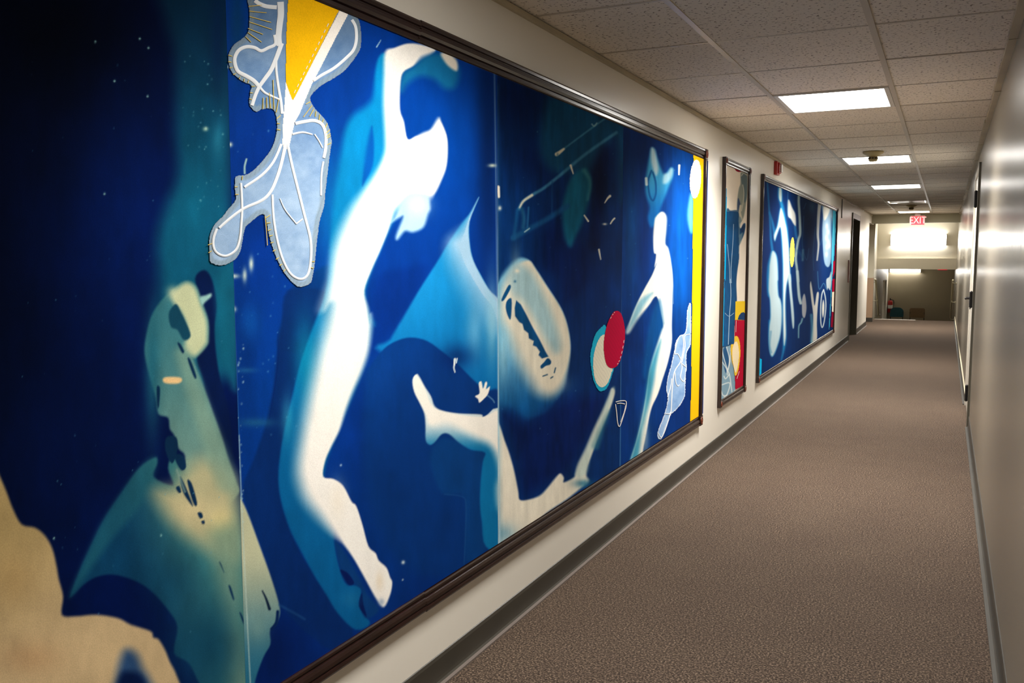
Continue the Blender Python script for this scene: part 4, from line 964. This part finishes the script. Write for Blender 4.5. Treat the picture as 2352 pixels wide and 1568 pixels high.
for a, b in (((692, 688), (670, 702)), ((695, 735), (676, 745)), ((384, 1105), (360, 1120)), ((384, 1145), (364, 1148)), ((388, 1180), (370, 1186)), ((396, 1210), (376, 1214)), ((400, 1245), (384, 1250)), ((412, 1285), (396, 1292)), ((428, 1325), (412, 1334)), ((445, 1358), (430, 1366)), ((462, 1385), (450, 1396)), ((215, 960), (200, 962)), ((220, 1000), (202, 1000)), ((62, 1260), (84, 1252)), ((65, 1300), (82, 1290)), ((240, 905), (238, 925)), ((355, 1110), (362, 1180)), ((360, 1150), (368, 1262)), ((612, 1345), (598, 1345)), ((605, 1380), (592, 1376))): st8.append(tuple(Q3(a, b)))
stitches(leaf, st8, 1.7, 'stitch_yellow')
applique('white_band', art1, Q8((1700, 178), (1590, 385), (1440, 680), (1310, 930), (1185, 1230), (1130, 1330), (1075, 1568), (1060, 1620), (1010, 1640), (990, 1568), (990, 1400), (1010, 1150), (1027, 880), (1105, 1090), (1590, 160), (1750, -150), (1850, -110)), plain((252, 246, 238), .02), .0126, 1.5, 'bold white cloth band beside yellow wedge', smooth=False)
wedge = applique('yellow_wedge', art1, Q8((1062, -300), (1050, 0), (1043, 140), (1030, 420), (1027, 700), (1030, 900), (1068, 1010), (1105, 1102), (1160, 1000), (1595, 145), (1760, -170), (1830, -300)), plain((250, 190, 12), .04), .0130, 1.5, 'bright yellow cloth wedge', smooth=False)
seam8 = []
for i in range(12):
    t = i/12.0; a = (1120+t*390, 1015-t*790); seam8.append(tuple(Q8(a, (a[0]+16, a[1]-34))))
stitches(wedge, seam8, 1.8, 'thread_white', .0136)

def oval(cu, cv, ru, rv, tilt=0, n=28):
    t = math.radians(tilt); return [(cu+ru*math.cos(a)*math.cos(t)-rv*math.sin(a)*math.sin(t), cv+ru*math.cos(a)*math.sin(t)+rv*math.sin(a)*math.cos(t)) for a in (2*math.pi*i/n for i in range(n))]
def ribbed(col):
    def f(cv, sd):
        cv.C[:] = hexc(col); cv.C *= (1-.04*(np.sin(cv.U*.9-cv.V*.55+3*vnoise(cv.U*.1, cv.V*.06, 2)) > .55))[..., None]
    return f
tl = applique('turquoise_oval', art1, Q9((300, 288), (262, 300), (215, 350), (190, 400), (165, 490), (150, 590), (160, 690), (175, 790), (205, 870), (235, 918), (270, 925), (310, 900), (340, 840), (370, 750), (390, 660), (380, 450)), plain((30, 176, 212), .10), .0124, .9, 'turquoise cloth oval behind the ivory one', fray=.6)
applique('ivory_oval', art1, Q9((285, 370), (240, 410), (205, 490), (182, 590), (178, 680), (190, 780), (215, 850), (255, 885), (300, 870), (335, 820), (360, 740), (368, 690), (340, 400)), ribbed((240, 232, 208)), .0130, .9, 'ivory ribbed cloth oval', fray=.6)
ro = applique('crimson_oval', art1, Q9((405, 140), (370, 165), (335, 225), (305, 310), (288, 400), (280, 490), (290, 590), (308, 660), (340, 695), (380, 700), (420, 670), (450, 610), (475, 510), (492, 400), (488, 300), (470, 215), (445, 160)), ribbed((188, 8, 58)), .0138, .9, 'crimson ribbed cloth oval')
P = crom(Q9((405, 150), (375, 172), (340, 235), (312, 312), (295, 400), (288, 490), (297, 590), (315, 655), (345, 687), (380, 691), (415, 663), (443, 605), (467, 508), (484, 400), (480, 300), (463, 222), (440, 168)))[:, :2]
stitches(ro, [(tuple(P[i]), tuple(P[i+1])) for i in list(range(2, 8, 2))+list(range(40, 52, 2))], 1.2, 'thread_white', .0143)
strip = applique('yellow_strip', art1, [(1592.5, 340), (1592, 420), (1590, 640), (1587, 900), (1583.5, 985), (1606, 970), (1611, 800), (1614, 600), (1616.5, 420), (1617, 345)], plain((249, 183, 10), .03), .0126, 1.0, 'vertical bright yellow cloth strip', smooth=False)
applique('white_oval', art1, oval(1597.5, 411, 13, 45, 3), plain((253, 250, 242), .02), .0132, .8, 'white ragged cloth oval on yellow strip', fray=.8)
lace_out = Q9((1132, 75), (1095, 130), (1088, 250), (1080, 330), (1060, 370), (1025, 380), (985, 440), (965, 540), (940, 660), (905, 790), (890, 900), (905, 990), (890, 1080), (860, 1180), (820, 1280), (803, 1340), (815, 1385), (840, 1392), (860, 1360), (880, 1290), (915, 1210), (935, 1150), (985, 1110), (1040, 1040), (1075, 960), (1078, 850), (1080, 780), (1090, 700), (1088, 600), (1095, 540), (1125, 480), (1132, 420))
def lace_paint(cv, sd):
    n = fbm(cv.U*.06, cv.V*.06, 2); a = hexc((112, 150, 200)); b = hexc((162, 190, 222))
    cv.C[:] = a+(b-a)*np.clip(n*1.2-.1, 0, 1)[..., None]
    e = sstep((3.2-sd)/2.2)*.7; cv.C += (hexc((226, 232, 238))-cv.C)*e[..., None]
lc = applique('lace_applique', art1, lace_out, lace_paint, .0122, .9, 'pale blue frayed lace scrap beside yellow strip', fray=.8)
cords(lc, [(2.6, Q9((1010, 410), (990, 470), (975, 560), (1000, 560), (1025, 600), (1030, 640), (970, 740), (950, 900), (940, 1100), (930, 1160))), (2.4, Q9((1050, 380), (1060, 460), (1050, 560), (1035, 640), (1085, 690))), (2.4, Q9((1120, 370), (1070, 390), (1075, 480), (1060, 560), (1045, 640))), (2.6, Q9((1035, 640), (1045, 700), (1030, 790), (1060, 830), (1080, 800))), (2.2, Q9((975, 740), (985, 840), (1005, 875), (1020, 860))), (2.4, Q9((905, 980), (935, 880), (945, 800))), (2.4, Q9((880, 1140), (920, 1145), (940, 1120))), (2.2, Q9((815, 1330), (830, 1365), (850, 1370), (885, 1290), (930, 1150)))], x=.0128, rise=.001)
kt = obj('triangle_outline', ribbon(ribbon(ribbon(bmesh.new(), Q9((400, 1030), (440, 1020), (495, 1020), (502, 1060), (485, 1130), (450, 1240), (432, 1268), (418, 1230), (408, 1130), (397, 1050)), 1.8, .0118, .001), Q9((412, 1045), (450, 1042), (490, 1050)), 1.8, .0118, .001), Q9((495, 1060), (480, 1130), (446, 1225)), 1.2, .0118, .001), M['thread_white'], art1)
kt['label'] = 'white thread outline of a narrow triangle'

# ------------------------------------------------------------------ artwork two: the narrow collage
ZJ0, ZJ1 = .357, 2.007
ya, yb = 6.262, 7.045
art2 = tag(empty('collage_artwork', (0, (ya+yb)/2, ZJ0)), 'narrow upright framed collage of denim blue, crimson and yellow cloth', 'artwork')
picture_frame(art2, ya, yb, ZJ0, ZJ1, .048)
cl2 = (ZJ0+.001, ZJ1-.001)
c = Canvas(ygrid(wall_pt(0, 0)[0]*0+1660, 1722, 80), np.linspace(ZJ0, ZJ1, 420), .010, (238, 222, 196))
c.ys = np.linspace(ya, yb, 80); c = Canvas(c.ys, np.linspace(ZJ0, ZJ1, 420), .010, (252, 240, 222))
c.fill(R2((320, 250), (345, 240), (395, 250), (405, 330), (395, 520), (380, 640), (360, 760), (330, 830), (300, 850), (295, 760), (275, 700), (280, 560), (300, 430), (318, 370)), (150, 158, 148), 1.5)
c.fill(R2((325, 270), (390, 260), (398, 420), (390, 560), (360, 600), (350, 470), (335, 390)), (104, 124, 130), 1.5); c.line(R2((330, 280), (355, 250), (392, 270)), 2, (206, 206, 190), 1); c.line(R2((345, 390), (358, 480), (350, 600), (330, 700)), 2, (206, 204, 186), 1); c.fill(R2((285, 560), (300, 560), (320, 640), (300, 700), (280, 700)), (70, 88, 120), 1.2); c.line(R2((320, 640), (310, 720), (330, 800)), 5, (214, 208, 186), 1.5)
c.fill(R2((150, 705), (200, 700), (290, 705), (300, 860), (320, 910), (350, 858), (375, 855), (372, 930), (350, 1010), (310, 1090), (300, 1180), (300, 1280), (280, 1420), (268, 1568), (262, 1900), (100, 1900), (130, 1200)), (26, 72, 116), 1.5)
c.fill(R2((300, 780), (330, 800), (312, 880), (310, 980), (345, 960), (330, 1060), (300, 1100), (290, 960)), (120, 148, 160), 2, .8); c.fill(R2((318, 930), (360, 870), (372, 900), (345, 960)), (30, 62, 104), 1.5)
c.line(R2((300, 1120), (290, 1180), (298, 1220)), 2, (150, 176, 176), 1); c.line(R2((280, 1310), (298, 1290)), 2, (200, 214, 210), 1)
c.line(R2((155, 706), (290, 706)), 3, (90, 116, 136), 1.5)
c.fill(R3((92, 835), (200, 790), (240, 790), (215, 900), (210, 1000), (245, 1080), (252, 1160), (255, 1330), (85, 1460), (80, 1100)), (128, 160, 178), 1.5)
c.fill(R3((110, 850), (150, 820), (185, 930), (170, 1060), (140, 1130), (110, 1000)), (40, 84, 126), 1.5)
for p in (((95, 850), (120, 960), (165, 1100), (190, 1170), (215, 1360)), ((150, 820), (185, 960), (170, 1090)), ((200, 830), (190, 1000), (160, 1110)), ((100, 1000), (150, 1080), (160, 1150)), ((120, 1170), (140, 1200), (180, 1150)), ((90, 1275), (190, 1250), (160, 1380), (120, 1420)), ((88, 1350), (110, 1400), (160, 1400))): c.line(R3(*p), 2.2, (224, 230, 226), .9, .9)
c.mottle(.06, .06, .03, 1)
c.build('fabric_panel', art2, 'cream cloth ground with blue and grey prints')
dn = applique('denim_panel', art2, R2((135, 712), (200, 704), (282, 712), (298, 860), (300, 1100), (298, 1290), (275, 1420), (268, 1568))+R3((262, 100), (258, 300), (250, 560), (243, 770), (235, 785), (92, 828), (100, 600), (118, 0)), lambda cv, sd: (cv.C.__setitem__(slice(None), hexc((26, 76, 122))), cv.mottle(.22, .09, .035, 4)), .0116, .7, 'worn denim blue cloth panel', clip=cl2, smooth=False)
cords(dn, [((1.2, 1.6), R2((235, 860), (225, 1100), (205, 1390), (208, 1568))), ((1.6, 2.2), R3((195, 0), (203, 200), (185, 460), (172, 790))), (1.2, R2((160, 1100), (185, 1380), (190, 1568))), (1.2, R3((130, 410), (180, 450), (240, 410)))], 'crease', 'denim_crease', .0119, .0005)
cy = applique('turquoise_strip', art2, R2((138, 425), (155, 430), (155, 700), (150, 1000), (140, 1568))+R3((128, 0), (112, 800), (92, 828), (108, 0))+R2((122, 1568), (128, 1000)), plain((0, 168, 222), .04), .0122, .7, 'turquoise cloth edging strip', clip=cl2, smooth=False)
applique('yellow_patch', art2, R3((258, 268), (378, 266), (374, 498), (250, 496)), plain((244, 204, 44), .05), .0118, .7, 'yellow cloth patch', clip=cl2, smooth=False)
applique('navy_patch', art2, R3((282, 490), (300, 440), (330, 405), (352, 398), (376, 415), (373, 497)), plain((30, 62, 106), .1), .0124, .6, 'navy cloth dome on yellow patch', clip=cl2, smooth=False)
cr = applique('crimson_patch', art2, R3((250, 494), (373, 496), (362, 900), (354, 1280), (255, 1335), (250, 1160), (245, 700)), plain((186, 6, 48), .05), .0118, .7, 'crimson cloth patch', clip=cl2, smooth=False)
stitches(cr, [tuple(R3((268, 500), (262, 640))), tuple(R3((305, 1110), (275, 1200)))], .8, 'thread_white', .0128)
yo = applique('yellow_oval', art2, R3((245, 700), (265, 686), (290, 700), (310, 760), (318, 860), (312, 980), (292, 1100), (265, 1162), (245, 1150), (235, 1060), (212, 980), (200, 800), (240, 780)), plain((244, 200, 60), .05), .0126, .7, 'yellow cloth oval', clip=cl2)
applique('cream_oval', yo, R3((235, 790), (265, 750), (290, 790), (302, 900), (290, 1030), (262, 1130), (240, 1080), (222, 980), (218, 860)), plain((250, 230, 190), .06), .0132, .7, clip=cl2)
applique('crimson_scallop', art2, R2((238, 172), (250, 200), (270, 225), (300, 235), (330, 230), (343, 210), (290, 150)), plain((160, 8, 44), .05), .0118, .6, 'small crimson scallop under the frame', clip=cl2)

# ------------------------------------------------------------------ artwork three: the triptych
yc, yd = 7.685, 13.25
art3 = tag(empty('figure_artwork', (0, (yc+yd)/2, ZJ0)), 'long blue cyanotype cloth artwork with pale streaked figures and rings', 'artwork')
picture_frame(art3, yc, yd, ZJ0, ZJ1, .050, (10.9,))
cl3 = cl2
def panel3(y0, y1, n, x, lab, last=False):
    us = np.linspace(*[float(survey(np.array([y]), np.array([1.2]), x)[0][0]) for y in (y0, y1)], n)
    c = Canvas(np.array([wall_pt(u, 650, x)[1] for u in us]), np.linspace(ZJ0, ZJ1, 430), x, (4, 48, 112))
    c.ys[0], c.ys[-1] = y0, y1
    c.blob(1850, 500, 22, 60, (4, 34, 78), .9); c.blob(1760, 600, 20, 200, (2, 44, 118), .7); c.blob(1860, 700, 30, 80, (4, 46, 104), .6)
    B1, PALE = (20, 120, 186), (198, 222, 230)
    c.line(S4((195, 210), (215, 520), (235, 800), (245, 1000), (262, 1150)), (3, 6), B1, 2.2, .9); c.line(S4((225, 650), (270, 800), (300, 960)), (4, 7), (24, 130, 196), 2.4, .8)
    c.fill(S4((255, 1165), (300, 1190), (330, 1250), (345, 1350), (345, 1568))+S5((328, 100), (335, 300), (345, 385), (360, 390), (380, 480), (384, 620), (378, 740), (360, 880), (330, 1000), (290, 1110), (255, 1158), (225, 1120), (205, 1000), (200, 880), (205, 680), (225, 640), (222, 400), (190, 330), (180, 160))+S4((195, 1400), (225, 1260)), B1, 3)
    c.fill(S4((262, 1190), (310, 1220), (335, 1350), (345, 1568))+S5((325, 160), (335, 330), (362, 395), (380, 500), (380, 680), (362, 860), (325, 1000), (285, 1105), (252, 1150), (225, 1100), (210, 960), (215, 760), (232, 620), (225, 400), (205, 260), (215, 0))+S4((230, 1350),), PALE, 3)
    c.line(S5((235, 820), (220, 1000), (240, 1100)), 4, (80, 150, 190), 2.5, .6)
    c.fill(S4((350, 290), (395, 300), (402, 480), (420, 560), (450, 720), (480, 900), (500, 1150), (510, 1400), (520, 1600))+S5((500, 60), (470, 120), (440, 250), (430, 400), (432, 600), (440, 800), (440, 950), (420, 1060), (385, 1180), (372, 1195), (395, 1050), (400, 850), (395, 600), (392, 300), (395, 0))+S4((405, 1300), (390, 1000), (370, 860), (320, 980), (300, 1050), (285, 960), (330, 830), (365, 640), (375, 560), (345, 430)), (30, 140, 200), 4)
    c.fill(S4((360, 300), (390, 310), (395, 480), (375, 500), (355, 440)), (190, 214, 216), 2)
    c.fill(S4((385, 590), (410, 650), (440, 780), (465, 900), (490, 1130), (505, 1400), (515, 1600))+S5((490, 60), (465, 110), (440, 220), (428, 400), (430, 600), (436, 850), (425, 960), (412, 1000), (404, 850), (400, 500), (402, 0))+S4((415, 1300), (400, 1000), (375, 850), (330, 950), (300, 1035), (290, 960), (340, 830), (368, 650)), (236, 242, 240), 3)
    c.fill(S5((465, 90), (500, 60), (515, 260), (535, 460), (548, 640), (545, 760), (528, 775), (515, 680), (500, 480), (480, 260)), PALE, 2)
    c.fill(S4((478, 500), (500, 480), (540, 580), (580, 660), (592, 740), (590, 840), (560, 810), (520, 740), (480, 690)), (228, 230, 224), 2.5); c.line(S4((580, 850), (590, 930), (600, 1000)), 5, (30, 110, 170), 3, .8)
    c.line(S4((635, 400), (630, 500), (640, 650), (648, 800), (650, 950), (625, 1030), (600, 1180), (590, 1300), (605, 1420), (625, 1600)), 5.5, (170, 196, 200), 2); c.line(S5((590, 20), (600, 200), (615, 360), (635, 440)), (6, 7), PALE, 2)
    c.line(S4((690, 1170), (685, 1310)), 4, (120, 168, 190), 3, .7); c.line(S4((620, 1180), (690, 1270)), 5, (40, 96, 140), 4, .6)
    c.fill(S5((655, 380), (680, 315), (700, 370), (712, 500), (700, 600), (680, 640), (655, 600), (650, 480)), (200, 204, 214), 1.8); c.line(S5((655, 650), (640, 700), (610, 750), (605, 900)), (4, 3), (130, 180, 200), 1.8)
    c.line(S4((920, 540), (905, 700), (895, 950), (905, 1100), (885, 1310)), (8, 3.5), (214, 220, 220), 1.6)
    c.fill(S5((768, 150), (780, 200), (800, 330), (820, 470), (845, 320), (865, 290), (876, 330), (860, 500), (850, 700), (850, 930), (790, 980), (770, 980), (790, 780), (800, 600), (775, 400), (757, 220)), (238, 236, 226), 1.5); c.line(S5((775, 600), (785, 760), (775, 960)), 6, (90, 160, 190), 2.5, .7)
    c.line(S5((940, 262), (965, 380), (968, 520), (945, 700), (920, 765), (902, 690), (900, 500), (915, 330), (940, 262)), 2.6, (214, 224, 228), 1); c.fill(S5((935, 395), (950, 470), (945, 580), (930, 635), (918, 570), (920, 470)), (240, 236, 222), 1.5)
    for p in (((700, 700), (690, 900), (680, 1100), (740, 1310), (770, 1150)), ((730, 520), (700, 600)), ((860, 850), (830, 1200), (840, 1450)), ((960, 1000), (930, 1100))): c.line(S4(*p), 1.4, (40, 100, 150), 1, .7)
    c.line(S5((860, 20), (870, 200), (890, 255), (940, 175), (975, 250)), 1.6, (90, 150, 190), 1, .7); c.blob(1865, 475, 8, 14, (60, 120, 150), .5)
    c.fill(S4((960, 540), (1100, 590), (1090, 900), (1085, 1250), (1060, 1380), (1025, 1405), (985, 1340), (965, 1150), (955, 900), (965, 700)), (150, 182, 206), 2); c.fill(S4((980, 560), (1060, 590), (1040, 680), (990, 760), (970, 680)), (232, 230, 218), 2)
    for p in ((1020, 840), (1035, 920), (1015, 1000), (1040, 1060), (1020, 1130), (1015, 1230), (1050, 1110)): c.blob(*S4(p)[0], 3, 6, (228, 234, 238), .9)
    c.fill(S4((1080, 720), (1100, 850), (1090, 1000), (1075, 900)), (20, 90, 150), 2, .6)
    c.fill(S5((1040, 20), (1050, 120), (1030, 265), (1000, 240), (985, 265), (975, 130), (1015, 90)), (200, 214, 220), 1.5)
    c.fill(S4((475, 330), (485, 330), (482, 700), (478, 700)), (90, 150, 200), 1.5, .5)
    c.mottle(.10, .06, .02, 2, (.2, .012)); c.C *= .77
    return c.build('fabric_panel', art3, lab)
ym = wall_pt(1809, 600)[1]
panel3(yc, ym, 90, .010, 'blue cloth panel with a tall pale oval streak')
panel3(ym, yd, 150, .0103, 'blue cloth panel with pale limbs and target rings')
applique('yellow_oval', art3, oval(1819.7, 579, 5.6, 34.5, 1.5), plain((246, 214, 84), .04), .0122, .6, 'yellow cloth oval', clip=cl3)
applique('turquoise_edge', art3, S4((1105, 605), (1148, 628), (1145, 900), (1130, 1150), (1118, 1330), (1095, 1568))+S5((1045, 300), (1030, 600), (1018, 790), (1006, 800), (1020, 560), (1040, 200))+S4((1085, 1250), (1098, 900)), plain((70, 176, 206), .05), .0118, .6, 'turquoise cloth edging', clip=cl3, smooth=False)
applique('crimson_strip', art3, S4((1108, 1320), (1128, 1325), (1145, 1000), (1160, 800), (1165, 1100), (1150, 1568), (1098, 1568))+S5((1100, 0), (1092, 290), (1052, 290), (1062, 0)), plain((170, 8, 50), .05), .0124, .6, 'crimson cloth strip at the edge', clip=cl3, smooth=False)
applique('cream_strip', art3, S5((1052, 290), (1090, 290), (1078, 560), (1046, 555)), plain((244, 232, 206), .05), .0124, .6, 'cream cloth strip at the edge', clip=cl3, smooth=False)
applique('crimson_tab', art3, S5((1046, 556), (1078, 560), (1064, 765), (1032, 758)), plain((140, 10, 44), .05), .0124, .6, 'dark crimson cloth tab at the edge', clip=cl3, smooth=False)
applique('turquoise_tab', art3, S5((72, 1130), (95, 1180), (116, 1190), (112, 1380), (68, 1425)), plain((0, 170, 220), .05), .0118, .6, 'turquoise cloth tab in the corner', clip=cl3, smooth=False)
